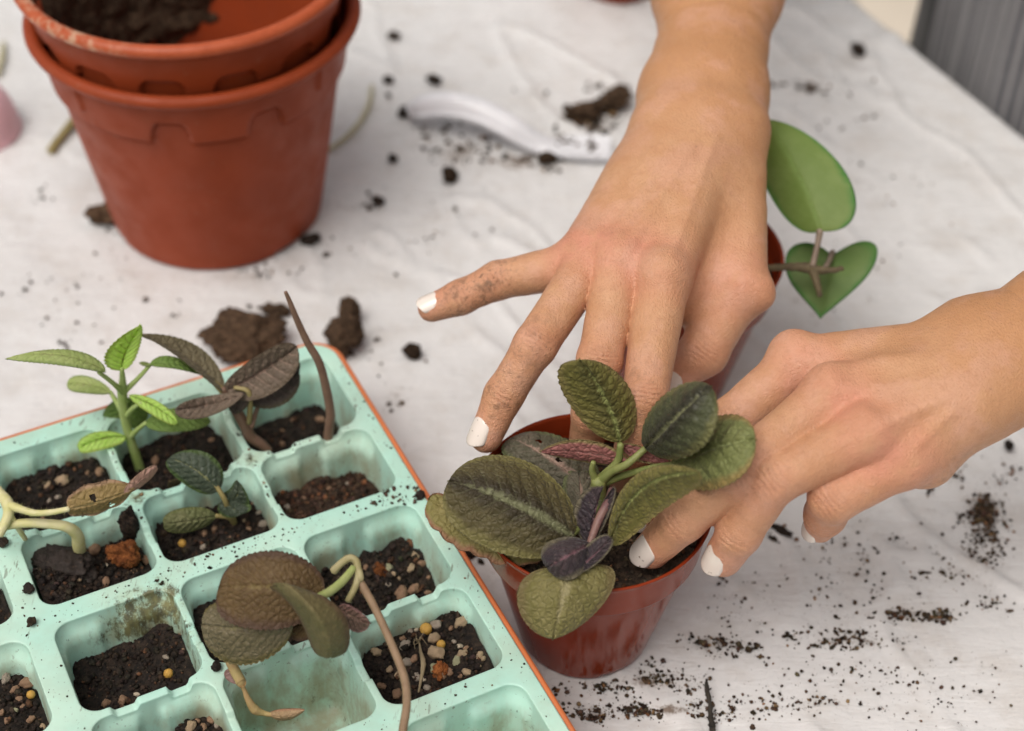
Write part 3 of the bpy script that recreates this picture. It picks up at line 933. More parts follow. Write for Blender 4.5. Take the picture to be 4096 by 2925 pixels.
HANDS = [
 dict(  # the upper hand, reaching down from the top of the picture
  z=Z2,
  palm=[((1480, 130, .139, 15), (1010, 822, .1225, 9.6)), ((1560, 130, .141, 15.5), (1100, 775, .1265, 9.6)), ((1640, 130, .142, 15.5), (1225, 812, .1300, 9.8)),
        ((1715, 140, .141, 15.5), (1440, 880, .1295, 10.6)), ((1775, 160, .138, 15), (1822, 930, .1150, 10.8)), ((1690, 420, .131, 14), (1640, 850, .118, 9.5)), ((1450, 900, .1175, 10), (1810, 985, .105, 10)), ((1500, 980, .112, 9), (1700, 1080, .101, 9)), ((1500, 500, .125, 12), (1500, 900, .115, 9)),
        ((1300, 420, .126, 11), (1180, 640, .121, 9)), ((1540, -30, .140, 17.4), (1480, 130, .139, 15)), ((1745, -30, .140, 17.0), (1775, 160, .138, 15)),
        ((1640, -30, .141, 17.5), (1640, 130, .141, 15.5))],
  arm=[((1540, -30, .140, 17.4), (1600, -285, .144, 16.6)), ((1745, -30, .140, 17.0), (1778, -285, .144, 16.6)), ((1640, -30, .141, 17.3), (1690, -285, .145, 17))],
  fore=[(1600, -285, .144, 16.6), (1778, -285, .144, 16.6)], fore2=[(1608, -540, .149, 17.6), (1815, -540, .149, 18.0)],
  elbow=np.array([.118, .90, .165]), shoulder=np.array([.28, .985, .42]),
  fingers=dict(
   little=[(1010, 822, .1225, 9.4), (612, 902, .112, 7.4), (425, 988, .107, 6.8), (282, 1040, .103, 5.7)],
   ring=[(1100, 775, .1265, 9.4), (800, 1228, .117, 8.1), (642, 1478, .099, 7.3), (552, 1680, .0865, 6.5)],
   middle=[(1225, 812, .130, 9.8), (1122, 1310, .115, 8.4), (1082, 1560, .092, 7.4), (1045, 1760, .068, 6.6)],
   index=[(1440, 880, .1295, 10.6), (1350, 1480, .113, 8.5), (1300, 1740, .090, 7.5), (1250, 1900, .066, 6.6)],
   thumb=[(1822, 930, .115, 10.8), (1640, 1262, .097, 9.6), (1505, 1378, .087, 7.6)]),
  nails=dict(little=(-.5, .7), ring=(-1.05, .10), thumb=(-.35, -.35)),
  bumps=[((1195, 775), .1314, 8.4), ((1432, 868), .1336, 9.2), ((1062, 728), .1286, 7.8), ((1905, 965), .1155, 7.8)],
 ),
 dict(  # the right-hand hand, reaching in from the right edge
  z=Z8,
  palm=[((1640, 380, .136, 14), (925, 408, .1305, 9.5)), ((1650, 450, .138, 14.5), (1080, 562, .1345, 9.8)), ((1660, 540, .137, 14.5), (1220, 742, .1320, 9.8)),
        ((1665, 600, .133, 14), (1400, 850, .1235, 10.2)), ((1650, 640, .124, 13.5), (1500, 825, .117, 13)), ((1600, 500, .122, 13), (1150, 640, .117, 9)),
        ((1730, 345, .136, 17), (1640, 380, .136, 14)), ((1790, 505, .134, 17), (1665, 600, .133, 14)), ((1760, 425, .136, 17), (1650, 450, .137, 14.5))],
  arm=[((1730, 345, .136, 17), (1945, 272, .139, 17)), ((1790, 505, .134, 17), (2000, 432, .137, 17)), ((1760, 425, .136, 17), (1970, 350, .139, 17.5))],
  fore=[(1945, 272, .139, 17), (2000, 432, .137, 17)], fore2=[(2180, 180, .143, 18.5), (2240, 370, .141, 18.5)],
  elbow=np.array([.415, .545, .175]), shoulder=np.array([.45, .70, .42]),
  fingers=dict(
   index=[(925, 408, .1305, 9.5), (595, 690, .116, 8.6), (360, 960, .090, 7.8), (222, 1120, .071, 6.8)],
   middle=[(1080, 562, .1345, 9.8), (655, 905, .121, 8.9), (385, 1135, .096, 8.2), (240, 1278, .078, 7.0)],
   ring=[(1220, 742, .132, 9.8), (800, 950, .121, 8.8), (645, 1195, .098, 8.0), (572, 1312, .0845, 7.0)],
   little=[(1400, 850, .1235, 10.2), (1085, 1030, .113, 8.8), (1045, 1115, .099, 7.4), (1018, 1168, .090, 6.0)],
   thumb=[(1250, 520, .113, 11), (900, 700, .100, 9.3), (680, 850, .088, 8)]),
  nails=dict(middle=(-1.0, -.15), ring=(-1.05, -.10), little=(-1.1, -.05), index=(-.6, .1)),
  bumps=[((893, 360), .1328, 8.4), ((1068, 525), .1372, 8.4), ((1228, 722), .1345, 8.2)],
 )]

body_parts, body_red, body_dirt, body_cre, body_tan, nail_list = [], [], [], [], [], []
VOX = 0.00075
for hi, H_ in enumerate(HANDS):
    zf = H_['z']
    allp = [J(zf, *q)[0] for pr2 in H_['palm'] + H_['arm'] for q in pr2] + [J(zf, *q)[0] for ch in H_['fingers'].values() for q in ch]
    lo, hi_ = np.min(allp, 0) - 0.020, np.max(allp, 0) + 0.020
    fd = Field(lo, hi_, VOX)
    palm = fd.new()
    for a, b in H_['palm']:
        (pa, ra), (pb, rb) = J(zf, *a), J(zf, *b)
        fd.cone(palm, pa, pb, ra, rb, 0.0072)
    for a, b in H_['arm']:
        (pa, ra), (pb, rb) = J(zf, *a), J(zf, *b)
        fd.cone(palm, pa, pb, ra, rb, 0.010)
    for (bx, by), bz, br in H_['bumps']:
        p, r = J(zf, bx, by, bz, br)
        fd.cone(palm, p, p + 1e-5, r, r, 0.004)
    # slack extensor tendons on the back of the hand
    res = palm.copy()
    chains = {}
    for nm, ch in H_['fingers'].items():
        P = [J(zf, *q) for q in ch]
        chains[nm] = P
        pts = np.array([p for p, _ in P]); rad = [r for _, r in P]
        f = fd.new()
        fd.chain(f, pts, rad, 0.0025)
        # finger pads
        sl = fd.sub(pts, 0.024)
        res[sl] = np.minimum(res[sl], smin(palm[sl], f[sl], 0.0045))
    V, F = fd.mesh(res, 3)
    # creases, reddened joints and soil smears
    N = vnormals(V, F)
    if (N * (V - V.mean(0))).sum() < 0:
        F = F[:, ::-1]; N = -N
    cre = np.zeros(len(V)); red = np.zeros(len(V)); dirt = np.zeros(len(V)); disp = np.zeros(len(V))
    tocam = unit(EYE - V.mean(0))
    for nm, P in chains.items():
        pts = np.array([p for p, _ in P]); rad = [r for _, r in P]
        for q in range(len(P)):
            d = np.linalg.norm(V - pts[q], axis=1)
            red += np.exp(-(d / (rad[q] * 1.35)) ** 2) * (0.95 if q == 0 else 0.55 if q < len(P) - 1 else 0.9)
        for q in range(1, len(P) - 1):
            ax = unit(pts[q + 1] - pts[q - 1])
            s = (V - pts[q]) @ ax
            d = np.linalg.norm(V - pts[q], axis=1)
            lat = np.abs((V - pts[q]) @ np.cross(ax, tocam))
            back = sstep(0.0, 0.6, N @ unit(tocam - ax * (tocam @ ax)))
            bend = lat ** 2 / (rad[q] * 3.2)
            side = np.exp(-(lat / (rad[q] * 0.62)) ** 4) * np.exp(-(d / (rad[q] * 1.7)) ** 6)
            for c_, am in (((-0.0042, .15), (-0.0027, .22), (-0.0012, .30), (0.0003, .30), (0.0018, .24), (0.0034, .14)) if q == 1 else ((-0.0022, .16), (-0.0006, .24), (0.0010, .22))):
                sg = np.sign(c_) if abs(c_) > 4e-4 else 0
                wob = vnoise(V * 600 + q) * 0.00025
                ln = back * side * am * np.exp(-((s - c_ * 1.15 - sg * bend * 0.9 + wob) / 0.00050) ** 2)
                disp -= ln * 0.0016; cre += ln * 3.0
            dirt += back * np.exp(-(d / (rad[q] * 1.5)) ** 2) * 0.18
    # back of the hand: tendon ridges along the bones, hollows between them
    mets = H_['palm'][:4]
    mp = [(J(zf, *a)[0], J(zf, *b)[0]) for a, b in mets]
    bk = sstep(0.1, 0.6, N @ tocam)
    def along(pa, pb, lo, hi2, sig):
        ax = unit(pb - pa); L = np.linalg.norm(pb - pa)
        q_ = (V - pa) @ ax / L
        lat_ = (V - pa) @ unit(np.cross(ax, tocam))
        return np.exp(-(lat_ / sig) ** 2) * sstep(lo, lo + .22, q_) * sstep(hi2, hi2 - .16, q_) * bk
    for a_, b_ in mp:
        disp += along(a_, b_, .18, 1.04, .0021) * 0.00058
    for (a0, b0), (a1, b1) in zip(mp[:-1], mp[1:]):
        disp -= along((a0 + a1) / 2, (b0 + b1) / 2, .40, 0.98, .0036) * 0.00095
    disp += fbm(V, 95, 3, seed=hi) * 0.00022
    if hi == 0:
        for nm, q, w in (('little', 1, 1.0), ('little', 2, .8), ('ring', 2, 1.0), ('ring', 1, .55), ('middle', 2, .6), ('index', 1, .5), ('index', 2, .6)):
            p = chains[nm][q][0]
            dirt += np.exp(-(np.linalg.norm(V - p, axis=1) / 0.012) ** 2) * w
    else:
        p = A(*Z8(1600, 930), .112)
        dirt += np.exp(-(np.linalg.norm(V - p, axis=1) / 0.014) ** 2) * 0.8
        p = A(*Z8(1900, 110), .15)
        dirt += np.exp(-(np.linalg.norm(V - p, axis=1) / 0.016) ** 2) * 0.35
    V = V + N * disp[:, None]
    body_parts.append((V, [F])); body_red.append(np.clip(red, 0, 1.0)); fa_ = (J(zf, *H_['fore'][0])[0] + J(zf, *H_['fore'][1])[0]) / 2; mc_ = J(zf, *H_['palm'][2][1])[0]
    tq = (V - mc_) @ unit(fa_ - mc_) / np.linalg.norm(fa_ - mc_)
    body_tan.append(sstep(0.15, 0.95, tq)); body_dirt.append(np.clip(dirt, 0, 1)); body_cre.append(np.clip(cre, 0, 1))
    for nm, (kx, ky) in H_['nails'].items():
        P = chains[nm]
        nail_list.append((P[-2][0], P[-1][0], P[-2][1], P[-1][1], kx, ky, hi, nm))
    # forearm and upper arm, outside the picture
    E0 = [J(zf, *q) for q in H_['fore']]
    E1 = [J(zf, *q) for q in H_['fore2']]
    el, sh = H_['elbow'], H_['shoulder']
    pts = [p for p, _ in E0 + E1] + [el, sh]
    ff = Field(np.min(pts, 0) - 0.06, np.max(pts, 0) + 0.06, 0.003)
    d = ff.new()
    d[:] = 0.08
    for (a, ra), (b, rb) in zip(E0, E1):
        ff.cone(d, a, b, ra, rb, 0.010)
        ff.cone(d, b, el + (b - E1[0][0]) * 0.6, rb, 0.029, 0.014)
    am = (E0[0][0] + E0[1][0]) / 2; bm_ = (E1[0][0] + E1[1][0]) / 2
    ff.cone(d, am, bm_, E0[0][1], E1[0][1], 0.010)
    ff.cone(d, bm_, el, 0.019, 0.034, 0.014)
    ff.cone(d, el, sh, 0.038, 0.047, 0.02)
    Va, Fa = ff.mesh(d, 2)
    Na = vnormals(Va, Fa)
    if (Na * (Va - Va.mean(0))).sum() < 0: Fa = Fa[:, ::-1]
    body_parts.append((Va, [Fa])); body_red.append(np.zeros(len(Va))); body_tan.append(np.ones(len(Va))); body_dirt.append(np.zeros(len(Va))); body_cre.append(np.zeros(len(Va)))

TC = np.array([0.380, 0.853, 0.0])
person = thing('person', 'person in a grey striped apron, bare hands with white nails working at the front pot', 'person', TC + np.array([0, 0, -0.76]))
V, F = merge(body_parts)
body = mk('body', V, F, M_SKIN, person, attrs={'red': np.concatenate(body_red), 'dirt': np.concatenate(body_dirt), 'crease_shade': np.concatenate(body_cre), 'tan': np.concatenate(body_tan)})

body.data.set_sharp_from_angle(angle=math.radians(28))

def nail(Dp, Tp, rd, rt_, kx, ky):
    a = unit(Tp - Dp)
    n = unit(EYE - Tp) + kx * RT + ky * UP
    n = unit(n - a * (n @ a))
    w = np.cross(a, n)
    nu, nv = 15, 19
    u = np.linspace(-1, 1, nu)
    v = np.linspace(0, 1, nv)
    U_, V_ = np.meshgrid(u, v, indexing='ij')
    U_, V_ = U_.ravel(), V_.ravel()
    # squared oval outline: narrower where it leaves the cuticle and at the free edge
    wid = np.where(V_ < 0.30, 0.72 + 0.28 * np.sqrt(np.clip(1 - ((0.30 - V_) / 0.30) ** 2, 0, 1)), 1 - 0.42 * np.clip((V_ - 0.74) / 0.26, 0, 1) ** 2.4)
    endl = 1 - 0.10 * U_ ** 2 * (V_ > 0.5) * ((V_ - 0.5) / 0.5) - 0.0
    L0, L1 = -1.0 * rt_, 0.80 * rt_
    s = L0 + (L1 - L0) * V_ * endl + np.where(V_ < 0.3, (0.3 - V_) / 0.3 * 0.14 * rt_ * U_ ** 2 * 2, 0)
    rn = rt_ * 1.0
    ph = U_ * 0.90 * wid
    h = rn * (1.055 - 0.10 * np.clip(V_ - 0.35, 0, 1) ** 1.5 * 2.0)
    base = np.asarray(Tp)[None] + s[:, None] * a
    edge = np.maximum(np.abs(U_), np.maximum(np.abs(V_ * 2 - 1) ** 3, 0))
    sink = np.where((np.abs(U_) > 0.98) | (V_ < 0.01), 0.00035, 0)
    top = base + (np.sin(ph) * rn * 0.99)[:, None] * w + (np.cos(ph) * h - rn * 0.0 - sink)[:, None] * n
    bot = top - 0.0007 * (np.cos(ph)[:, None] * n + np.sin(ph)[:, None] * w)
    F1 = grid_faces(nu, nv)
    m_ = nu * nv
    F2 = F1[:, ::-1] + m_
    ring = [i * nv for i in range(nu)] + [(nu - 1) * nv + j for j in range(1, nv)] + [i * nv + nv - 1 for i in range(nu - 2, -1, -1)] + [j for j in range(nv - 2, 0, -1)]
    ring = np.array(ring); r2 = np.roll(ring, -1)
    F3 = np.stack([ring, ring + m_, r2 + m_, r2], -1)
    return np.concatenate([top, bot]), [F1, F2, F3]

for Dp, Tp, rd, rt_, kx, ky, hi, nm in nail_list:
    V, F = nail(Dp, Tp, rd, rt_, kx, ky)
    mk('fingernail', V, F, M_NAIL, person)

# clothes: trousers, striped apron, shirt
def mat_cloth(name, a, b=None, freq=0, rough=0.9):
    t = NT(name)
    c = t.mix(t.sm(t.noise(300, 4), 0.3, 0.7), a, tuple(x * 0.8 for x in a))
    if b is not None:
        s = t.attr('stripe')
        f = t.math('PINGPONG', t.math('ADD', t.math('MULTIPLY', s, freq), t.math('MULTIPLY', t.noise(12, 2), 0.5)), 0.5)
        c = t.mix(t.sm(f, 0.30, 0.46), c, b)
    t.p(Base_Color=c, Roughness=rough, Normal=t.bump(t.noise(500, 4), 0.5, 0.0008), Sheen_Weight=0.2)
    return t.m
M_APRON = mat_cloth('striped_apron_cloth', (0.125, 0.125, 0.135), (0.27, 0.265, 0.27), 120)
M_BLACK = mat_cloth('black_cloth', (0.012, 0.012, 0.013))
def tor(th, ra, rb, z, off=(0, 0)):
    return TC + np.multiply.outer(np.cos(th) * ra + off[0], E_DIR) - np.multiply.outer(np.sin(th) * rb + off[1], N_DIR) + np.multiply.outer(np.zeros_like(th) + z, [0, 0, 1])
def sleeve(th0, th1, nt, zs, ra, rb, thick, fold):
    th = np.linspace(th0, th1, nt)
    rows = []
    for z in zs:
        sg = fold * np.sin(th * 23 + z * 6) + fold * 0.7 * np.sin(th * 41 + 2 - z * 9) + fold * 3.2 * np.sin(th * 8 + z * 4 + 1)
        fl = 1 + 0.10 * np.clip(-z, 0, 1)
        rows.append(tor(th, (ra(z) + sg) * fl, (rb(z) + sg) * fl, z))
    o = np.concatenate(rows)
    c = np.concatenate([np.zeros((len(th), 3)) + TC + [0, 0, z] for z in zs])
    d = c - o; d[:, 2] = 0
    i_ = o + d / np.linalg.norm(d, axis=1)[:, None] * thick
    F = grid_faces(len(zs), nt)
    m_ = len(o)
    rim = [j for j in range(nt)] + [i * nt + nt - 1 for i in range(1, len(zs))] + [(len(zs) - 1) * nt + j for j in range(nt - 2, -1, -1)] + [i * nt for i in range(len(zs) - 2, 0, -1)]
    rim = np.array(rim); r2 = np.roll(rim, -1)
    return np.concatenate([o, i_]), [F, F[:, ::-1] + m_, np.stack([rim, r2, r2 + m_, rim + m_], -1)], np.tile(np.concatenate([th] * len(zs)), 2)
V, F, s_ = sleeve(0.10, 2.24, 150, np.linspace(-0.45, 0.36, 60), lambda z: 0.172, lambda z: 0.112, 0.002, 0.0011)
mk('apron', V, F, M_APRON, person, attrs={'stripe': s_ * 0.17})
V, F, s_ = sleeve(-np.pi + 0.001, np.pi - 0.001, 90, np.linspace(-0.74, 0.05, 34), lambda z: 0.178 - 0.05 * sstep(-0.005, 0.05, z), lambda z: 0.109 - 0.03 * sstep(0.0, 0.05, z), 0.003, 0.001)
mk('trousers', V, F, M_BLACK, person)
V, F, s_ = sleeve(-np.pi + 0.001, np.pi - 0.001, 90, np.linspace(0.02, 0.44, 24), lambda z: 0.150 - 0.02 * abs(z - .2), lambda z: 0.095, 0.003, 0.0015)
mk('shirt', V, F, M_BLACK, person)

# ------------------------------------------------------------------ leaves
CAMV = unit(EYE - np.array([0.0, 0.5, 0.05]))
def leaf_geo(base, tip, left, right, mid=None, sl=0.45, a=0.55, b=0.6, serr=(0.02, 22), nv=9, slant=0.35, quilt=0.0007, cup=0.0, camber=0.0, wave=0.0, thk=0.00032, fuzz=0, fl=.6, holes=(), ns=72, nt=20, seed=0, faceup=True):
    base, tip, left, right = (np.asarray(x, float) for x in (base, tip, left, right))
    mid = (base + tip) / 2 if mid is None else np.asarray(mid, float)
    ctl = 2 * mid - 0.5 * (base + tip)
    s = np.linspace(0, 1, ns)
    s = 0.5 - 0.5 * np.cos(np.pi * s)                       # denser at both ends
    sp = lambda q: np.multiply.outer((1 - q) ** 2, base) + np.multiply.outer(2 * q * (1 - q), ctl) + np.multiply.outer(q ** 2, tip)
    P = sp(s)
    prof = lambda q: np.clip(q, 1e-9, 1) ** a * np.clip(1 - q, 1e-9, 1) ** b
    w = prof(s) / prof(np.array(sl))
    w[0] = w[-1] = 0.0
    w = w * (1 + serr[0] * (np.abs(np.sin(np.pi * serr[1] * s + seed)) * 2 - 1)) + (0.0 if False else 0)
    w = np.maximum(w, 0.012)
    c0 = sp(np.array([sl]))[0]
    Lv, Rv = left - c0, right - c0
    t = np.linspace(-1, 1, 2 * nt + 1)
    tan = np.gradient(P, axis=0)
    tan /= np.linalg.norm(tan, axis=1)[:, None] + 1e-12
    nr = np.cross(np.tile(Rv - Lv, (ns, 1)), tan)
    nr /= np.linalg.norm(nr, axis=1)[:, None] + 1e-12
    if ((nr @ CAMV).mean() < 0) == faceup: nr = -nr
    hw = (np.linalg.norm(Lv) + np.linalg.norm(Rv)) / 2
    S, Tt = np.meshgrid(s, t, indexing='ij')
    off = np.where((Tt < 0)[..., None], -Tt[..., None] * Lv, Tt[..., None] * Rv) * w[:, None, None]
    q = (S - slant * np.abs(Tt) * hw * 2 / (np.linalg.norm(tip - base) + 1e-9)) * nv
    at = np.abs(Tt)
    h = quilt * (np.abs(np.sin(np.pi * q)) ** 0.7 - 0.55) * (1 - at ** 6) * np.minimum(w, 1)[:, None] * sstep(0.0, 0.12, at)
    h = h - quilt * 1.5 * np.exp(-(Tt / 0.07) ** 2)
    h = h + (cup * Tt ** 2 + camber * (1 - Tt ** 2)) * w[:, None] + wave * np.sin(S * 17 + seed + np.sign(Tt) * 1.1) * at ** 3
    V = P[:, None] + off + h[..., None] * nr[:, None]
    V = V.reshape(-1, 3)
    cellb = np.abs(fbm(V, 330, 2, seed=seed)) - 0.35                # puckers between the fine veins
    V = V + np.repeat(nr, len(t), 0) * (cellb * quilt * 0.55 * (1 - np.abs(Tt.ravel()) ** 6))[:, None]
    bot = V - np.repeat(nr, len(t), 0) * thk
    n, m = ns, len(t)
    F1 = grid_faces(n, m)
    if holes:
        ff = F1
        sc_, tc_ = S.ravel()[ff].mean(1), Tt.ravel()[ff].mean(1)
        keep = np.ones(len(ff), bool)
        for hs_, ht_, ra_, rb_ in holes:
            an = np.arctan2((tc_ - ht_) / rb_, (sc_ - hs_) / ra_)
            keep &= ((sc_ - hs_) / ra_) ** 2 + ((tc_ - ht_) / rb_) ** 2 > 1 + 0.35 * np.sin(an * 3 + hs_ * 40)
        F1 = F1[keep]
    k = n * m
    F2 = F1[:, ::-1] + k
    ring = [j for j in range(m)] + [i * m + m - 1 for i in range(1, n)] + [(n - 1) * m + j for j in range(m - 2, -1, -1)] + [i * m for i in range(n - 2, 0, -1)]
    ring = np.array(ring); r2 = np.roll(ring, -1)
    F3 = np.stack([ring, ring + k, r2 + k, r2], -1)
    att = {'leaf_s': np.tile(S.ravel(), 2), 'leaf_t': np.tile(Tt.ravel(), 2), 'leaf_q': np.tile(q.ravel(), 2), 'leaf_side': np.concatenate([np.zeros(k), np.ones(k)])}
    VV, FF = np.concatenate([V, bot]), [F1, F2, F3]
    if fuzz:                                               # short hairs along the margin
        rg = np.random.default_rng(seed + 500)
        c_ = V[ring]; nx_ = V[r2]
        k_ = rg.integers(0, len(ring), fuzz); f_ = rg.random(fuzz)[:, None]
        p_ = c_[k_] * (1 - f_) + nx_[k_] * f_ - np.repeat(nr, m, 0)[ring][k_] * thk * .5
        cen_ = sp(np.clip(S.ravel()[ring][k_] * .8 + .08, 0, 1))
        d_ = p_ - cen_; d_ /= np.linalg.norm(d_, axis=1)[:, None] + 1e-9
        d_ = d_ + rg.normal(size=(fuzz, 3)) * .35
        tg_ = nx_[k_] - c_[k_]; tg_ /= np.linalg.norm(tg_, axis=1)[:, None] + 1e-9
        l_ = (fl * rg.uniform(.4, 1.2, fuzz) / 1000)[:, None]
        w_ = .00006
        H_ = np.stack([p_ - tg_ * w_, p_ + tg_ * w_, p_ + d_ * l_, p_ + nr.mean(0) * w_], 1).reshape(-1, 3)
        b_ = (np.arange(fuzz) * 4 + len(VV))[:, None]
        FF = FF + [np.concatenate([b_ + np.array([[0, 1, 2]]), b_ + np.array([[1, 3, 2]]), b_ + np.array([[3, 0, 2]])])]
        VV = np.concatenate([VV, H_])
        for q_, v_ in (('leaf_s', .5), ('leaf_t', 1.0), ('leaf_q', .5), ('leaf_side', 0)):
            att[q_] = np.concatenate([att[q_], np.full(len(H_), v_)])
    return VV, FF, att

def leaf(parent, m, *args, label=None, name='leaf', **kw):
    V, F, att = leaf_geo(*args, **kw)
    return mk(name, V, F, m, parent, attrs=att, label=label)

def stem(parent, m, pts, rad, name='stem', **kw):
    V, F = tube(pts, [r / 1000 for r in rad], **kw)
    return mk(name, V, F, m, parent)

def hairs(pts, rad, n, ln):
    """short fuzz standing off a stem, thin three sided needles"""
    P = catmull(pts, 10)
    T_ = np.gradient(P, axis=0)
    k = RNG.uniform(0, len(P) - 1.01, n); i = k.astype(int); f = (k - i)[:, None]
    c = P[i] * (1 - f) + P[i + 1] * f
    tt = T_[i] / (np.linalg.norm(T_[i], axis=1)[:, None] + 1e-12)
    d = RNG.normal(size=(n, 3)); d -= tt * (d * tt).sum(1)[:, None]; d /= np.linalg.norm(d, axis=1)[:, None]
    d2 = d + RNG.normal(size=(n, 3)) * 0.25
    r = np.interp(k, np.linspace(0, len(P) - 1, len(rad)), rad)[:, None] / 1000
    w = np.cross(tt, d) * 0.00005
    l_ = (ln * RNG.uniform(0.5, 1.2, n))[:, None] / 1000
    V = np.stack([c + d * r * 0.9 + w, c + d * r * 0.9 - w, c + d * r * 0.9 + tt * 0.00006, c + d * r + d2 * l_], 1).reshape(-1, 3)
    b = (np.arange(n) * 4)[:, None]
    F = np.concatenate([b + np.array([[0, 1, 3]]), b + np.array([[1, 2, 3]]), b + np.array([[2, 0, 3]])])
    return V, F

# ---- the plant being potted
ML_DARK = mat_leaf('dark_bronze_leaf', gain=1, col=(.094,.076,.032), col2=(.122,.100,.045), edge=(.20,.175,.065), vein=(.22,.225,.12), vw=.12, patch=0.75, patch_col=(0.026, 0.019, 0.014), hair=0.6, lat=0.18, rough=0.5)
ML_GREEN = mat_leaf('bronze_green_leaf', gain=1, col=(.165,.150,.040), col2=(.205,.180,.055), edge=(.24,.20,.07), vein=(.34,.37,.13), vw=.10, patch=0.5, patch_col=(0.048, 0.048, 0.018), lat=0.15, hair=0.45)
ML_SLATE = mat_leaf('slate_green_leaf', gain=1, col=(.078,.086,.042), col2=(.104,.112,.054), edge=(.17,.165,.065), vein=(.27,.27,.14), vw=.08, patch=0.8, patch_col=(0.030, 0.024, 0.020), lat=0.12, rough=0.42, hair=0.35)
ML_LIME = mat_leaf('fresh_green_leaf', gain=1, col=(.195,.215,.075), col2=(.235,.250,.095), edge=(.30,.22,.08), vein=(.45,.50,.22), vw=.075, lat=0.2, hair=0.4)
ML_OLIVE = mat_leaf('olive_leaf', gain=1, col=(.185,.165,.055), col2=(.235,.205,.080), edge=(.18,.14,.06), vein=(.38,.33,.18), vw=.12, lat=0.15, hair=0.6)
ML_PINKU = mat_leaf('purple_leaf_underside', gain=1.8, col=(0.17, 0.068, 0.062), col2=(0.21, 0.085, 0.075), edge=(0.15, 0.12, 0.05), vein=(0.26, 0.14, 0.12), vw=0.05, lat=0.45, hair=0.3)
ML_GREY = mat_leaf('greyed_leaf', gain=1.5, col=(0.075, 0.070, 0.046), col2=(0.105, 0.090, 0.066), edge=(0.09, 0.10, 0.045), vein=(0.30, 0.20, 0.16), vw=0.16, lat=0.12, hair=0.5)
ML_YELL = mat_leaf('yellowing_leaf', gain=1.3, col=(0.185, 0.160, 0.052), col2=(0.235, 0.195, 0.075), edge=(0.25, 0.13, 0.075), vein=(0.30, 0.24, 0.10), vw=0.06, lat=0.2, hair=0.3)
ML_PURP = mat_leaf('young_purple_leaf', gain=1.7, col=(0.026, 0.020, 0.024), col2=(0.040, 0.028, 0.030), edge=(0.10, 0.085, 0.055), vein=(0.13, 0.065, 0.075), vw=0.10, lat=0.15, hair=0.9)
MS_GREEN = mat_stem('green_stem', (0.17, 0.20, 0.055), (0.24, 0.26, 0.085))
MS_PURP = mat_stem('purple_stem', (0.16, 0.075, 0.075), (0.22, 0.12, 0.10))

pl = thing('potted_plant', 'wrinkled dark bronze-leaved plant with pale midribs, freshly set in the small front pot', 'plant', A(*Z7(850, 900), 0.068))
a7 = lambda x, y, z: A(*Z7(x, y), z)
crown = a7(860, 690, 0.083)
stem(pl, MS_GREEN, [a7(850, 860, 0.066), a7(862, 740, 0.078), a7(868, 650, 0.088)], [3.4, 3.2, 2.8])
def petiole(p, m, pts, rad, name='petiole'): return stem(p, m, pts, rad, name, n=8, per=7)
petiole(pl, MS_GREEN, [a7(870, 660, .086), a7(930, 610, .093), a7(1010, 570, .099), a7(1105, 490, .104)], [2.2, 1.7, 1.5, 1.3])
petiole(pl, MS_GREEN, [a7(872, 650, .087), a7(960, 560, .096), a7(978, 470, .104)], [1.9, 1.5, 1.3])
petiole(pl, MS_GREEN, [a7(880, 668, .084), a7(1000, 625, .091), a7(1150, 585, .099), a7(1250, 572, .105)], [1.8, 1.4, 1.2, 1.1])
petiole(pl, MS_GREEN, [a7(850, 650, .087), a7(835, 600, .092), a7(842, 560, .096)], [1.5, 1.2, 1.0])
petiole(pl, MS_PURP, [a7(820, 975, .088), a7(868, 850, .093), a7(915, 760, .096), a7(935, 700, .094)], [1.2, 1.6, 1.7, 1.4])
petiole(pl, MS_GREEN, [a7(860, 780, .078), a7(800, 860, .083), a7(725, 925, .088)], [1.9, 1.6, 1.5])
petiole(pl, MS_GREEN, [a7(855, 820, .075), a7(800, 980, .080), a7(725, 1110, .086)], [1.9, 1.6, 1.4])
leaf(pl, ML_GREEN, a7(975, 462, .104), a7(775, 52, .142), a7(712, 262, .121), a7(1040, 235, .121), mid=a7(900, 240, .124), a=.50, b=.42, sl=.5, nv=8, serr=(.022, 13), cup=-.0015, camber=.001, quilt=.0009, seed=1, fuzz=420)
leaf(pl, ML_SLATE, a7(1100, 492, .106), a7(1428, 182, .156), a7(1158, 262, .133), a7(1360, 506, .138), mid=a7(1262, 350, .143), a=.55, b=.55, sl=.45, nv=8, serr=(.028, 13), camber=.0025, quilt=.0009, seed=2, fuzz=420)
leaf(pl, ML_LIME, a7(1235, 578, .104), a7(1650, 448, .143), a7(1455, 335, .134), a7(1468, 690, .127), mid=a7(1442, 498, .132), a=.5, b=.5, sl=.5, nv=7, serr=(.024, 14), camber=.002, quilt=.0010, seed=3, fuzz=420)
leaf(pl, ML_GREEN, a7(1365, 612, .143), a7(922, 968, .090), a7(1035, 640, .118), a7(1190, 800, .113), mid=a7(1090, 690, .1195), a=.5, b=.55, sl=.5, nv=8, serr=(.024, 14), camber=.001, quilt=.0008, seed=4, fuzz=420)
leaf(pl, ML_PINKU, a7(1020, 565, .096), a7(580, 510, .098), a7(800, 452, .104), a7(830, 566, .092), mid=a7(800, 505, .0985), a=.6, b=.75, sl=.5, nv=7, serr=(.008, 16), quilt=.0005, camber=.001, seed=5, fuzz=420, label='curled leaf showing its purple underside')
leaf(pl, ML_PINKU, a7(985, 478, .101), a7(1225, 560, .100), a7(1100, 492, .103), a7(1075, 560, .096), a=.5, b=.8, nv=6, serr=(0, 5), quilt=.0004, seed=6, fuzz=420)
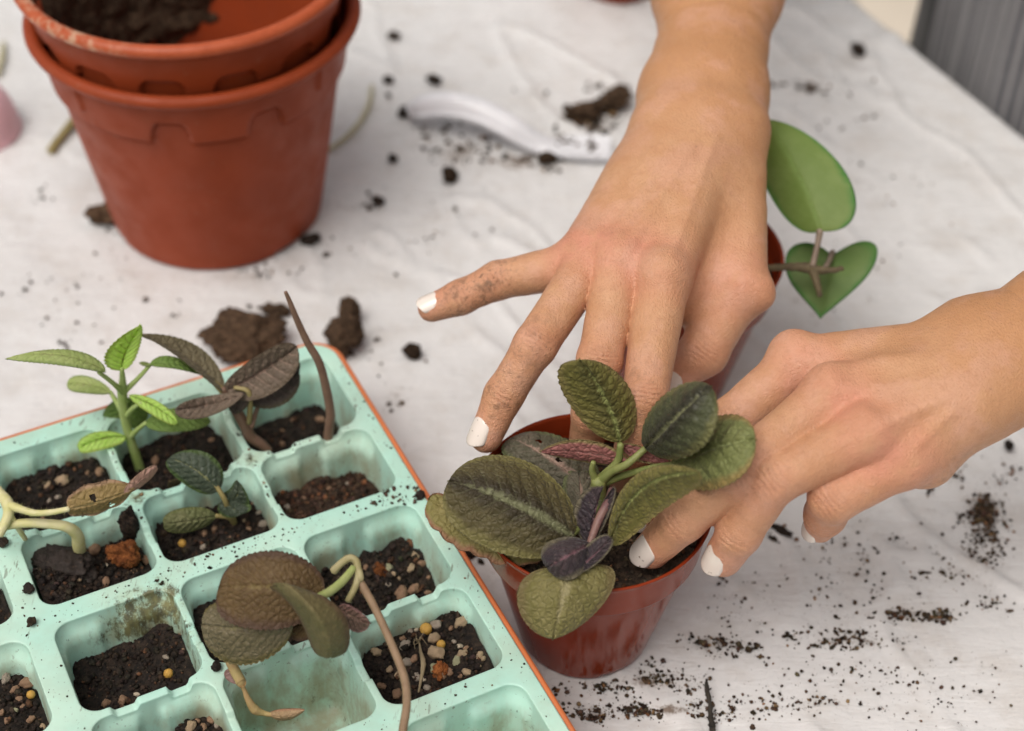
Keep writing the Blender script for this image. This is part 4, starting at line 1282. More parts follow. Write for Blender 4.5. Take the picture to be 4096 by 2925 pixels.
leaf(pl, ML_GREY, a7(840, 700, .078), a7(432, 440, .083), a7(470, 600, .078), a7(720, 455, .083), mid=a7(620, 545, .083), a=.42, b=.42, sl=.55, nv=8, serr=(.024, 14), camber=.002, quilt=.0009, holes=((.72, .35, .035, .09), (.42, .12, .03, .06)), seed=7, fuzz=420, label='greyed leaf with two small holes')
leaf(pl, ML_GREY, a7(800, 930, .080), a7(770, 610, .083), a7(690, 730, .080), a7(880, 740, .080), a=.5, b=.5, nv=7, quilt=.0009, camber=.001, seed=17, fuzz=420)
leaf(pl, ML_YELL, a7(600, 1030, .076), a7(18, 745, .085), a7(215, 1010, .076), a7(340, 800, .082), mid=a7(290, 880, .081), a=.45, b=.40, sl=.5, serr=(.05, 7), nv=7, wave=.0012, quilt=.0005, seed=8, fuzz=420, label='yellowing leaf with a ragged brown edge')
leaf(pl, ML_DARK, a7(742, 940, .088), a7(118, 655, .101), a7(300, 985, .087), a7(520, 562, .099), mid=a7(425, 765, .0985), a=.46, b=.46, sl=.5, nv=9, serr=(.016, 20), camber=.003, quilt=.0011, seed=9, fuzz=420, label='largest leaf, dark bronze with a pale dusty midrib')
leaf(pl, ML_PURP, a7(820, 978, .083), a7(890, 690, .104), a7(748, 790, .093), a7(840, 800, .090), mid=a7(850, 830, .0935), a=.5, b=.6, nv=7, quilt=.0008, seed=10, fuzz=420)
leaf(pl, ML_PURP, a7(818, 978, .084), a7(938, 690, .103), a7(845, 850, .090), a7(922, 815, .096), mid=a7(880, 815, .0925), a=.5, b=.6, nv=7, quilt=.0006, seed=11, fuzz=420)
leaf(pl, ML_OLIVE, a7(735, 1085, .087), a7(640, 1445, .071), a7(488, 1150, .083), a7(950, 1120, .085), mid=a7(690, 1240, .0835), a=.38, b=.52, sl=.28, nv=7, serr=(.008, 24), camber=.002, quilt=.0009, seed=12, fuzz=420, label='olive leaf hanging over the front of the rim')
leaf(pl, ML_PURP, a7(822, 972, .092), a7(610, 1085, .091), a7(640, 950, .095), a7(765, 1130, .090), mid=a7(705, 1040, .0975), a=.45, b=.45, nv=6, serr=(.01, 20), quilt=.0007, camber=.002, seed=13, fuzz=420)
leaf(pl, ML_PURP, a7(735, 1122, .090), a7(925, 940, .100), a7(800, 985, .094), a7(875, 1055, .092), mid=a7(835, 1035, .094), a=.5, b=.5, nv=6, serr=(.01, 20), quilt=.0006, seed=14, fuzz=420)

# ---- cutting in the pot behind the hand
ML_WAX = mat_leaf('waxy_green_leaf', gain=1, col=(.175,.255,.062), col2=(.205,.285,.080), edge=(.05,.21,.035), vein=(.20,.30,.08), vw=.035, lat=0.0, rough=0.45, hair=0.0, bumpk=0.1, trans=0.25, rim=0.97, net_k=0.0)
ML_WAXD = mat_leaf('darker_waxy_leaf', gain=1, col=(.135,.215,.065), col2=(.165,.24,.08), edge=(.045,.18,.03), vein=(.15,.23,.07), vw=.03, lat=0.0, rough=0.45, hair=0.0, bumpk=0.1, trans=0.25, rim=0.97, net_k=0.0)
MS_WOODY = mat_stem('woody_brown_stem', (0.085, 0.062, 0.032), (0.15, 0.115, 0.060), 0.8)
MS_GREYP = mat_stem('greyish_petiole', (0.20, 0.145, 0.110), (0.26, 0.20, 0.15))
hy = thing('cutting', 'thick-leaved green cutting with two rounded glossy leaves on a woody stem behind the hand', 'plant', A(*Z3(600, 1240), .07))
a3 = lambda x, y, z: A(*Z3(x, y), z)
stem(hy, MS_WOODY, [a3(520, 1250, .066), a3(620, 1246, .082), a3(720, 1240, .086), a3(800, 1238, .087), a3(870, 1245, .087)], [1.7, 1.5, 1.5, 1.9, 2.4], wob=.12)
stem(hy, MS_WOODY, [a3(865, 1248, .087), a3(940, 1255, .088), a3(1012, 1246, .089)], [2.2, 1.5, 1.0], wob=.16, name='twig')
stem(hy, MS_WOODY, [a3(870, 1250, .087), a3(890, 1310, .084), a3(905, 1375, .080)], [2.2, 1.6, 1.1], wob=.16, name='twig')
petiole(hy, MS_GREYP, [a3(905, 1068, .100), a3(892, 1140, .095), a3(870, 1235, .089)], [1.6, 1.25, 1.4])
petiole(hy, MS_GREYP, [a3(962, 1172, .080), a3(945, 1215, .084), a3(925, 1250, .087)], [1.4, 1.2, 1.3])
leaf(hy, ML_WAX, a3(908, 1072, .100), a3(640, 552, .122), a3(668, 900, .101), a3(1052, 860, .114), mid=a3(800, 800, .113), a=.40, b=.45, sl=.40, nv=1, slant=0, serr=(0, 1), quilt=.0002, camber=.0015, thk=.0013, seed=20)
def heart(parent, m, notch, tip, ll, lr, z0):
    """broad heart blade: two lobes run back past the notch"""
    nb, tp, l_, r_ = (np.asarray(q) for q in (notch, tip, ll, lr))
    ax = tp - nb
    n = 90
    g = np.linspace(0, 2 * np.pi, n, endpoint=False)
    hx = np.sign(np.sin(g)) * np.abs(np.sin(g)) ** 2.1
    hyv = (13 * np.cos(g) - 5 * np.cos(2 * g) - 2 * np.cos(3 * g) - np.cos(4 * g))
    hyv = (5 - hyv) / 22.0
    hyv = np.where(hyv < 0, hyv * .62, hyv)                                  # 0 at the notch, 1 at the tip, lobes below 0
    W = (r_ - l_) / 2
    rings = 14
    V, S_, T_ = [], [], []
    c = nb + ax * 0.30
    nrm = unit(np.cross(ax, W)); nrm = nrm if nrm @ CAMV > 0 else -nrm
    for k in range(rings + 1):
        f = k / rings
        P = c + (nb + np.multiply.outer(hyv, ax) + np.multiply.outer(hx, W) - c) * f
        x = hx * f
        V.append(P + np.multiply.outer(0.0022 * (np.abs(x) ** 1.3) - 0.0004 * np.exp(-(x / .05) ** 2) + 0.0004 * np.sin(g * 3 + f * 4) * f, nrm))
        S_.append(np.clip(hyv * f + .3 * (1 - f), 0, 1)); T_.append(np.full(n, f) * np.where(np.abs(hx) < 1e-3, 1, 1))
    V = np.concatenate(V); S_ = np.concatenate(S_); T_ = np.concatenate(T_)
    i, j = np.meshgrid(np.arange(rings), np.arange(n), indexing='ij'); j2 = (j + 1) % n
    F1 = np.stack([i * n + j, (i + 1) * n + j, (i + 1) * n + j2, i * n + j2], -1).reshape(-1, 4)
    k = len(V)
    ring = np.arange(rings * n, (rings + 1) * n); r2 = np.roll(ring, -1)
    mk('leaf', np.concatenate([V, V - nrm * 0.0012]), [F1, F1[:, ::-1] + k, np.stack([ring, ring + k, r2 + k, r2], -1)], m, parent,
       attrs={'leaf_s': np.tile(S_, 2), 'leaf_t': np.tile(T_, 2), 'leaf_q': np.zeros(2 * k) + .5, 'leaf_side': np.zeros(2 * k)}, label='heart-shaped leaf')
heart(hy, ML_WAXD, a3(960, 1185, .080), a3(905, 1475, .068), a3(748, 1235, .074), a3(1172, 1225, .080), .08)

# ---- seedlings in the tray
a4 = lambda x, y, yy: AY(*Z4(x, y), yy)
MLG1 = mat_leaf('bright_seedling_leaf', gain=1, col=(.56,.74,.20), col2=(.60,.76,.26), edge=(.42,.52,.13), vein=(.26,.22,.09), vw=.05, lat=0.5, hair=0.35, trans=0.5, bumpk=.3, net_k=.15)
MLG2 = mat_leaf('soft_green_seedling_leaf', gain=1, col=(.44,.52,.20), col2=(.50,.56,.25), edge=(.30,.38,.14), vein=(.30,.27,.14), vw=.05, lat=0.35, hair=0.35, trans=0.38, bumpk=.3, net_k=.15)
MLG3 = mat_leaf('mid_green_seedling_leaf', gain=1, col=(.20,.31,.075), col2=(.26,.36,.10), edge=(.20,.29,.08), vein=(.30,.40,.14), vw=.05, lat=0.3, hair=0.35, trans=0.3)
MSG = mat_stem('pale_green_stem', (0.34, 0.44, 0.13), (0.40, 0.49, 0.18))
gp0 = A(*Z4(975, 1175), .026)
gy = gp0[1]
gp = thing('seedling', 'bright green seedling with pointed toothed leaves in the back row of the tray', 'seedling', gp0)
G = lambda x, y, d=0: a4(x, y, gy + d / 1000)
stem(gp, MSG, [gp0 - [0, 0, .004], gp0, G(940, 1060), G(905, 950), G(868, 800), G(855, 640), G(858, 560, -1), G(852, 480, -2)], [2.2, 2.0, 1.9, 1.9, 1.9, 2.0, 1.3, .8])
V, F = hairs([gp0, G(940, 1060), G(905, 950), G(868, 800), G(855, 640), G(852, 480, -2)], [2.0, 1.9, 1.9, 1.9, 1.9, .8], 420, .7)
mk('stem_hair', V, F, MSG, gp, kind='stuff')
for q in ([G(862, 655), G(800, 590, -5), G(690, 505, -10)], [G(860, 650), G(960, 555, 2), G(1050, 455, 4)], [G(862, 790), G(800, 690, 4), G(770, 640, 6)], [G(885, 810), G(930, 760, -5), G(985, 720, -8)], [G(915, 960), G(960, 910, -4), G(1020, 860, -6)]):
    petiole(gp, MSG, q, [1.4, 1.0, .8])
leaf(gp, MLG2, G(735, 500, -9), G(45, 410, -16), G(420, 345, -8), G(390, 450, -16), mid=G(400, 395, -12), a=.7, b=.75, sl=.6, nv=11, serr=(.07, 24), slant=.6, quilt=.0004, camber=.001, seed=30, fuzz=160, fl=.5)
leaf(gp, MLG1, G(852, 492, -2), G(986, 182, 4), G(735, 400, -4), G(962, 372, 2), mid=G(885, 340, 3), a=.5, b=.75, sl=.36, nv=8, serr=(.06, 13), quilt=.0006, camber=.001, seed=31, fuzz=160, fl=.5)
leaf(gp, MLG2, G(775, 640, 6), G(470, 588, 14), G(580, 528, 16), G(570, 648, 5), mid=G(610, 590, 11), a=.55, b=.35, sl=.62, nv=7, serr=(.03, 13), quilt=.0005, seed=32, fuzz=160, fl=.5)
leaf(gp, MLG3, G(1050, 452, 4), G(1420, 520, 10), G(1190, 392, 8), G(1215, 478, 1), mid=G(1220, 440, 5), a=.6, b=.7, nv=8, serr=(.03, 13), quilt=.0004, seed=33, fuzz=160, fl=.5)
leaf(gp, MLG2, G(1052, 450, 4), G(975, 442, 10), G(1010, 432, 7), G(1015, 462, 3), a=.6, b=.7, nv=4, serr=(.03, 7), quilt=.0002, ns=20, nt=6, seed=33, fuzz=160, fl=.5)
leaf(gp, MLG3, G(930, 690, 7), G(800, 925, 13), G(735, 770, 10), G(1025, 840, 9), mid=G(870, 805, 11), a=.45, b=.5, nv=7, serr=(.02, 13), quilt=.0006, camber=.001, seed=34, fuzz=160, fl=.5)
leaf(gp, MLG1, G(905, 668, -4), G(1238, 862, -13), G(1085, 700, -7), G(1040, 790, -12), mid=G(1075, 745, -8), a=.6, b=.5, nv=9, serr=(.025, 16), quilt=.0006, camber=.001, seed=35, fuzz=160, fl=.5)
leaf(gp, MLG3, G(1018, 862, -6), G(1470, 850, -4), G(1240, 755, 1), G(1225, 922, -11), mid=G(1240, 840, -5), a=.5, b=.6, nv=9, serr=(.02, 16), quilt=.0006, camber=.001, seed=36, fuzz=160, fl=.5)
leaf(gp, MLG1, G(878, 958, -2), G(552, 1040, -8), G(680, 922, -2), G(735, 1042, -8), mid=G(710, 975, -3), a=.45, b=.42, nv=7, serr=(.02, 13), quilt=.0007, camber=.001, seed=37, fuzz=160, fl=.5)

MLB1 = mat_leaf('dusty_bronze_leaf', gain=1, col=(.165,.138,.082), col2=(.205,.17,.10), edge=(.15,.13,.07), vein=(.23,.19,.12), vw=.05, lat=0.35, hair=0.6)
MLB2 = mat_leaf('brown_bronze_leaf', gain=1, col=(.155,.115,.085), col2=(.195,.145,.105), edge=(.15,.11,.075), vein=(.40,.27,.21), vw=.06, lat=0.55, hair=0.9)
MLB3 = mat_leaf('dark_purple_brown_leaf', gain=1.6, col=(0.050, 0.040, 0.034), col2=(0.070, 0.055, 0.045), edge=(0.06, 0.05, 0.03), vein=(0.15, 0.10, 0.08), vw=0.05, lat=0.4, hair=0.6)
MSB = mat_stem('brown_fleshy_stem', (0.185, 0.105, 0.070), (0.235, 0.140, 0.095))
MSO = mat_stem('olive_petiole', (0.26, 0.21, 0.075), (0.30, 0.24, 0.10))
bp0 = A(*Z4(1880, 1035), .036)
by_ = bp0[1]
bp = thing('seedling', 'dusty bronze-leaved seedling leaning out of the back row beside the green one', 'seedling', bp0)
Bz = lambda x, y, d=0: a4(x, y, by_ + d / 1000)
stem(bp, MSB, [bp0 - [0, 0, .002], Bz(1820, 1005), Bz(1755, 960), Bz(1720, 890), Bz(1670, 800), Bz(1610, 700), Bz(1560, 620)], [1.8, 2.2, 2.4, 2.4, 2.3, 1.9, 1.3])
petiole(bp, MSO, [Bz(1560, 640), Bz(1510, 590, 2), Bz(1440, 520, 4)], [1.5, 1.2, .9])
petiole(bp, MSO, [Bz(1742, 860, -2), Bz(1750, 740, -3), Bz(1735, 640, -3), Bz(1640, 612, -2)], [1.1, 1.2, 1.1, .8])
petiole(bp, MSB, [Bz(1760, 890, -2), Bz(1800, 760, 2), Bz(1850, 670, 4)], [1.1, 1.0, .8])
leaf(bp, MLB1, Bz(1575, 640, 0), Bz(985, 238, 8), Bz(1330, 460, 0), Bz(1400, 335, 14), mid=Bz(1330, 410, 8), a=.55, b=.95, sl=.42, nv=9, serr=(.03, 17), quilt=.0006, seed=40, fuzz=160, fl=.5)
leaf(bp, MLB3, Bz(1650, 640, 3), Bz(2090, 505, 8), Bz(1900, 480, 8), Bz(1900, 760, 0), mid=Bz(1880, 610, 6), a=.5, b=.4, nv=7, serr=(.015, 13), quilt=.0007, seed=41, fuzz=160, fl=.5)
leaf(bp, MLB2, Bz(1590, 630, -2), Bz(2075, 325, 8), Bz(1760, 418, 3), Bz(1910, 650, -3), mid=Bz(1840, 490, 5), a=.45, b=.34, sl=.52, nv=8, serr=(.012, 16), quilt=.0008, camber=.0015, seed=42, fuzz=160, fl=.5)
leaf(bp, MLB2, Bz(1700, 662, -5), Bz(1228, 765, -14), Bz(1455, 672, -6), Bz(1400, 828, -17), mid=Bz(1450, 742, -8), a=.6, b=.40, sl=.6, nv=8, serr=(.02, 16), quilt=.0008, camber=.001, seed=43, fuzz=160, fl=.5)
leaf(bp, MLB3, Bz(1680, 640, -3), Bz(1640, 800, -5), Bz(1600, 690, -4), Bz(1750, 700, -4), a=.5, b=.5, nv=5, serr=(.01, 9), quilt=.0005, seed=44, fuzz=160, fl=.5)

bs0 = A(1306, 1757, .040)
bsy = bs0[1]
bst = thing('bare_stem', 'bare brown seedling stalk rising from the corner cell at the back of the tray', 'stem', bs0)
stem(bst, MSB, [bs0 - [0, 0, .004], AY(1318, 1700, bsy), AY(1322, 1655, bsy), AY(1308, 1570, bsy), AY(1278, 1455, bsy), AY(1230, 1370, bsy), AY(1190, 1285, bsy), AY(1160, 1210, bsy), AY(1142, 1168, bsy)], [2.0, 2.0, 2.0, 1.9, 1.7, 1.5, 1.3, 1.0, .7], name='stalk')

a6 = lambda x, y, z: A(*Z6B(x, y), z)
MLT = mat_leaf('withered_tan_leaf', gain=1.3, col=(0.215, 0.150, 0.055), col2=(0.265, 0.180, 0.080), edge=(0.30, 0.185, 0.115), vein=(0.28, 0.21, 0.10), vw=0.05, lat=0.25, hair=0.4)
MLTP = mat_leaf('withered_pink_leaf', gain=1.15, col=(0.42, 0.245, 0.190), col2=(0.46, 0.28, 0.225), edge=(0.36, 0.22, 0.16), vein=(0.40, 0.24, 0.18), vw=0.04, lat=0.2, hair=0.4)
MSP = mat_stem('pale_yellow_stem', (0.58, 0.55, 0.24), (0.66, 0.61, 0.36))
pp = thing('seedling', 'pale yellow sprawling seedling with one withered tan leaf at the left edge of the tray', 'seedling', a6(650, 1240, .038))
PP = [a6(652, 1250, .036), a6(640, 1180, .044), a6(622, 1090, .052), a6(540, 1030, .058), a6(400, 1008, .060), a6(230, 1000, .060), a6(60, 1020, .060), a6(-60, 1060, .060)]
stem(pp, MSP, PP, [2.2, 2.6, 2.4, 2.1, 1.9, 1.8, 1.8, 1.8])
P2 = [a6(-60, 690, .064), a6(0, 760, .066), a6(62, 845, .067), a6(62, 950, .064), a6(-10, 1100, .060)]
stem(pp, MSP, P2, [1.8, 2.0, 2.4, 2.0, 1.8])
P3 = [a6(60, 850, .067), a6(160, 885, .068), a6(280, 918, .068), a6(420, 912, .068), a6(560, 885, .069)]
petiole(pp, MSP, P3, [1.9, 1.5, 1.3, 1.2, 1.1])
petiole(pp, MSP, [a6(80, 930, .064), a6(140, 1030, .058), a6(205, 1130, .048)], [1.2, 1.1, 1.0])
V, F = merge([hairs(P3, [1.9, 1.3, 1.1], 260, 1.0), hairs(P2, [1.8, 2.2, 1.8], 220, 1.0), hairs(PP, [2.2, 1.9, 1.8], 200, .8)])
mk('stem_hair', V, F, MSP, pp, kind='stuff')
leaf(pp, MLT, a6(552, 890, .069), a6(1090, 722, .073), a6(720, 690, .076), a6(780, 930, .063), mid=a6(830, 825, .071), a=.42, b=.5, sl=.42, nv=9, serr=(.012, 16), quilt=.0004, holes=((.40, -.28, .045, .26), (.62, .42, .03, .12), (.66, .72, .05, .12)), wave=.0006, seed=50, fuzz=160, fl=.5, label='withered tan leaf with torn holes')
leaf(pp, MLTP, a6(1010, 760, .072), a6(1268, 542, .078), a6(1120, 610, .078), a6(1195, 668, .072), mid=a6(1130, 660, .0755), a=.5, b=.45, sl=.55, nv=6, serr=(.012, 16), quilt=.0003, seed=51, fuzz=160, fl=.5, label='pinkish curled tip of the withered leaf')

a4z = lambda x, y, z: A(*Z4(x, y), z)
MLD = mat_leaf('dark_slate_leaf', gain=1.4, col=(0.042, 0.056, 0.038), col2=(0.056, 0.070, 0.048), edge=(0.055, 0.085, 0.026), vein=(0.18, 0.18, 0.08), vw=0.045, lat=0.12, hair=0.15, rough=0.36)
MLD2 = mat_leaf('dull_green_leaf', gain=1.3, col=(0.115, 0.128, 0.052), col2=(0.150, 0.150, 0.070), edge=(0.13, 0.14, 0.05), vein=(0.19, 0.17, 0.085), vw=0.05, lat=0.25, hair=0.6)
MLB = mat_leaf('dead_brown_leaf', (0.085, 0.062, 0.030), (0.115, 0.085, 0.045), (0.10, 0.075, 0.035), (0.15, 0.12, 0.065), vw=0.06, lat=0.2, hair=0.3)
dk = thing('seedling', 'small dark slate-leaved seedling in the middle cell of the second row', 'seedling', a4z(1570, 1510, .030))
petiole(dk, MSO, [a4z(1640, 1560, .028), a4z(1600, 1470, .038), a4z(1570, 1392, .046), a4z(1500, 1280, .052)], [1.3, 1.3, 1.1, .9], name='stem')
petiole(dk, MSO, [a4z(1640, 1560, .028), a4z(1600, 1522, .034), a4z(1510, 1510, .037)], [1.3, 1.1, .9])
leaf(dk, MLD, a4z(1530, 1335, .049), a4z(1182, 1108, .060), a4z(1290, 1290, .051), a4z(1490, 1098, .060), mid=a4z(1370, 1185, .0575), a=.40, b=.55, sl=.40, nv=7, serr=(.01, 18), quilt=.0004, camber=.0015, seed=60)
leaf(dk, MLD, a4z(1575, 1375, .044), a4z(1660, 1268, .056), a4z(1600, 1330, .049), a4z(1735, 1440, .044), mid=a4z(1650, 1380, .048), a=.5, b=.6, nv=5, quilt=.0004, serr=(.01, 10), seed=61)
leaf(dk, MLD, a4z(1560, 1400, .043), a4z(1690, 1500, .041), a4z(1545, 1500, .038), a4z(1735, 1420, .045), a=.45, b=.5, nv=6, quilt=.0006, serr=(.01, 12), camber=.001, seed=62)
leaf(dk, MLD2, a4z(1512, 1510, .037), a4z(1145, 1570, .041), a4z(1310, 1452, .044), a4z(1330, 1622, .034), mid=a4z(1330, 1540, .040), a=.45, b=.45, nv=7, quilt=.0006, camber=.001, serr=(.012, 16), seed=63)
leaf(dk, MLB, a4z(1395, 1285, .036), a4z(1175, 1290, .041), a4z(1280, 1255, .042), a4z(1270, 1340, .034), a=.5, b=.5, nv=5, quilt=.0004, seed=64, label='dead brown leaf lying on the partition')

# ---- drooping plant in front
a5 = lambda x, y, z: A(*Z5C(x, y), z)
MLR1 = mat_leaf('rusty_brown_leaf', gain=1.0, col=(0.115, 0.070, 0.030), col2=(0.145, 0.090, 0.038), edge=(0.095, 0.055, 0.035), vein=(0.21, 0.155, 0.062), vw=0.09, lat=0.5, hair=0.35, bumpk=.4)
MLR2 = mat_leaf('grey_olive_leaf', gain=1.35, col=(0.105, 0.088, 0.048), col2=(0.135, 0.112, 0.066), edge=(0.105, 0.085, 0.032), vein=(0.185, 0.16, 0.08), vw=0.05, lat=0.35, hair=0.5, rough=.42)
MLR3 = mat_leaf('folded_olive_leaf', gain=1.15, col=(0.135, 0.118, 0.050), col2=(0.165, 0.135, 0.062), edge=(0.125, 0.082, 0.045), vein=(0.19, 0.16, 0.075), vw=0.07, lat=0.15, hair=0.2, bumpk=.3)
MLR4 = mat_leaf('mauve_small_leaf', gain=1.2, col=(0.155, 0.098, 0.075), col2=(0.20, 0.105, 0.085), edge=(0.24, 0.13, 0.12), vein=(0.25, 0.17, 0.12), vw=0.08, lat=0.5, hair=0.8)
MSF = mat_stem('fuzzy_tan_stem', (0.23, 0.145, 0.085), (0.29, 0.19, 0.115), 0.7)
MSF2 = mat_stem('fuzzy_pale_petiole', (0.33, 0.285, 0.130), (0.40, 0.35, 0.19), 0.7)
MSF3 = mat_stem('lime_petiole', (0.30, 0.36, 0.10), (0.36, 0.40, 0.15), 0.6)
dp = thing('drooping_plant', 'uprooted rusty-brown plant drooping over the tray on a long fuzzy tan stem', 'plant', A(1611, 2925, .062))
LS = [A(1606, 3010, .056), A(1612, 2920, .062), A(1627, 2814, .068), A(1616, 2708, .073), A(1563, 2570, .078), A(1499, 2432, .082), A(1450, 2345, .085), A(1430, 2322, .086)]
stem(dp, MSF, LS, [1.5, 1.5, 1.45, 1.45, 1.4, 1.4, 1.5, 1.6], n=12)
E1_ = [a5(1415, 195, .088), a5(1500, 110, .091), a5(1570, 72, .092), a5(1628, 110, .091), a5(1640, 230, .088), a5(1610, 340, .086), a5(1545, 460, .083)]
petiole(dp, MSF2, E1_, [1.5, 1.3, 1.3, 1.3, 1.3, 1.2, 1.1])
petiole(dp, MSF2, [a5(1628, 120, .090), a5(1660, 240, .088), a5(1650, 272, .086)], [1.3, 1.3, 1.3])
E2_ = [a5(1290, 425, .092), a5(1400, 365, .091), a5(1510, 270, .090), a5(1600, 160, .090)]
petiole(dp, MSF3, E2_, [1.5, 1.6, 1.6, 1.3])
V, F = merge([hairs(LS, [1.5, 1.45, 1.45], 900, .45), hairs(E1_, [1.5, 1.3, 1.2], 340, .9), hairs(E2_, [1.5, 1.5, 1.3], 160, .9)])
mk('stem_hair', V, F, MSF2, dp, kind='stuff')
leaf(dp, MLR2, a5(1060, 640, .080), a5(240, 668, .073), a5(620, 1030, .064), a5(620, 430, .084), mid=a5(620, 700, .078), a=.42, b=.40, sl=.5, nv=9, serr=(.032, 17), slant=.5, quilt=.0008, camber=.001, seed=70, fuzz=300, fl=.5, label='lowest leaf, greyish olive and glossy')
leaf(dp, MLR1, a5(1330, 420, .090), a5(392, 330, .092), a5(790, 712, .084), a5(980, 22, .103), mid=a5(870, 345, .0975), a=.42, b=.36, sl=.47, nv=10, serr=(.035, 20), slant=.5, quilt=.0006, camber=-.002, seed=71, fuzz=300, fl=.5, label='large rusty leaf with a scalloped margin')
leaf(dp, MLR1, a5(1440, 560, .079), a5(1030, 700, .072), a5(1200, 560, .076), a5(1200, 800, .070), a=.45, b=.5, nv=6, serr=(.02, 12), quilt=.0006, seed=74, fuzz=300, fl=.5)
leaf(dp, MLR4, a5(1470, 520, .083), a5(1745, 655, .080), a5(1570, 505, .086), a5(1570, 715, .077), mid=a5(1600, 600, .0825), a=.5, b=.6, sl=.4, nv=6, serr=(.03, 12), quilt=.0007, seed=73, fuzz=300, fl=.5)
# a leaf folded over its own midrib: arched spine, both halves hanging
leaf(dp, MLR3, a5(905, 315, .104), a5(1400, 945, .078), a5(1080, 560, .093), a5(1480, 540, .098), mid=a5(1275, 520, .1035), a=.36, b=.22, sl=.52, nv=6, serr=(.012, 14), quilt=.0003, camber=.003, seed=72, fuzz=300, fl=.5, label='olive leaf arched over the others')

MDD = mat_leaf('dried_sprig_leaf', (0.40, 0.27, 0.150), (0.46, 0.31, 0.18), (0.40, 0.22, 0.13), (0.42, 0.28, 0.16), vw=0.04, lat=0.2, hair=0.0)
MDS = mat_stem('dried_sprig_stem', (0.36, 0.235, 0.105), (0.40, 0.31, 0.13), 0.8)
MPET = mat_leaf('dried_pink_petal', (0.34, 0.22, 0.20), (0.38, 0.25, 0.23), (0.30, 0.17, 0.15), (0.36, 0.24, 0.20), vw=0.05, lat=0.1, hair=0.0)
ds = thing('dried_sprig', 'dried pale sprig with one shrivelled leaf drooping into the empty cell', 'sprig', a5(530, 1060, .049))
stem(ds, MDS, [a5(462, 950, .052), a5(490, 1000, .051), a5(535, 1080, .050), a5(590, 1180, .048), a5(598, 1192, .048)], [.9, 1.6, 1.9, 1.9, 1.6], name='stem')
stem(ds, MDS, [a5(585, 1180, .048), a5(620, 1255, .045), a5(655, 1340, .042), a5(715, 1430, .038), a5(800, 1465, .036), a5(880, 1480, .036)], [1.0, .8, 1.2, 1.8, 1.0, .8], name='stem')
leaf(ds, MDD, a5(840, 1470, .036), a5(1160, 1438, .040), a5(1000, 1425, .0395), a5(985, 1530, .034), mid=a5(990, 1478, .038), a=.55, b=.75, nv=6, slant=.7, serr=(0, 5), quilt=.0003, camber=.001, seed=80)
leaf(ds, MPET, a5(540, 1060, .049), a5(560, 1205, .046), a5(440, 1110, .049), a5(605, 1120, .047), a=.5, b=.5, nv=4, serr=(0, 5), quilt=.0003, seed=81)

# ------------------------------------------------------------------ soil in the pots and the tray
def tint_cols(n_lumps, nv, lo=0.6, hi=1.9):
    g = RNG.uniform(lo, hi, (n_lumps, 1)) * np.ones((1, 3)) * (1 + RNG.normal(0, 0.08, (n_lumps, 3)))
    br = RNG.random(n_lumps) < 0.10
    g[br] = np.array([4.2, 3.0, 2.2]) * RNG.uniform(0.5, 1.3, (br.sum(), 1))
    return np.repeat(np.clip(g, 0, 9), nv, 0)

def soil_cell(ci, ri, label, z0, rise=lambda a, b: 0 * a, grains=420, gs=(0.0004, 0.0013), rough=0.0012, seed=0, m=None):
    c, (v0, v1) = COLS[(2, 1, 0, 5)[ci]], VR[ri]
    (u0, u1) = c['h']
    n = 64
    a, b = np.meshgrid(np.linspace(0, 1, n), np.linspace(0, 1, n), indexing='ij')
    a, b = a.ravel(), b.ravel()
    pad = 0.0013
    u = u0 + pad + (u1 - u0 - 2 * pad) * a
    v = v0 + pad + (v1 - v0 - 2 * pad) * b
    P = np.stack([u, v, u * 0], -1)
    z = z0 + rise(a, b) + fbm(P, 110, 5, seed=seed, gain=0.6) * rough + np.abs(fbm(P, 420, 2, seed=seed + 3)) * 0.0006
    V = T(u, v, z)
    ga, gb = RNG.uniform(0.03, 0.97, grains), RNG.uniform(0.03, 0.97, grains)
    i, j = (ga * (n - 1)).astype(int), (gb * (n - 1)).astype(int)
    s = gs[0] + (gs[1] - gs[0]) * RNG.random(grains) ** 2.5
    gp_ = V.reshape(n, n, 3)[i, j] + np.stack([0 * s, 0 * s, s * 0.45], -1)
    GV, GF = granules(gp_, s, ICO2, 0.25)
    VV, FF = merge([(V, grid_faces(n, n)), (GV, GF)])
    cols = np.concatenate([np.ones((len(V), 3)) * (1 + 0.35 * fbm(P, 60, 3, seed=seed + 9))[:, None], tint_cols(grains, len(ICO2[0]))])
    o = mk('potting_soil', VV, FF, m or M_SOIL, loc=T((u0 + u1) / 2, (v0 + v1) / 2, z0), attrs={'col': np.clip(cols, .2, 9)}, label=label, cat='soil', group='soil in the tray cells')
    surf = V.reshape(n, n, 3)
    def at(px, py):
        """point of this soil seen at a photo px"""
        t_ = A(px, py, z0)
        for _ in range(4):
            d = t_ - 0
            uu = d[0] * cU + d[1] * sU; vv = -d[0] * sU + d[1] * cU
            ii = int(np.clip((uu - u0) / (u1 - u0), 0, 1) * (n - 1)); jj = int(np.clip((vv - v0) / (v1 - v0), 0, 1) * (n - 1))
            t_ = A(px, py, surf[ii, jj, 2])
        return t_
    return o, at

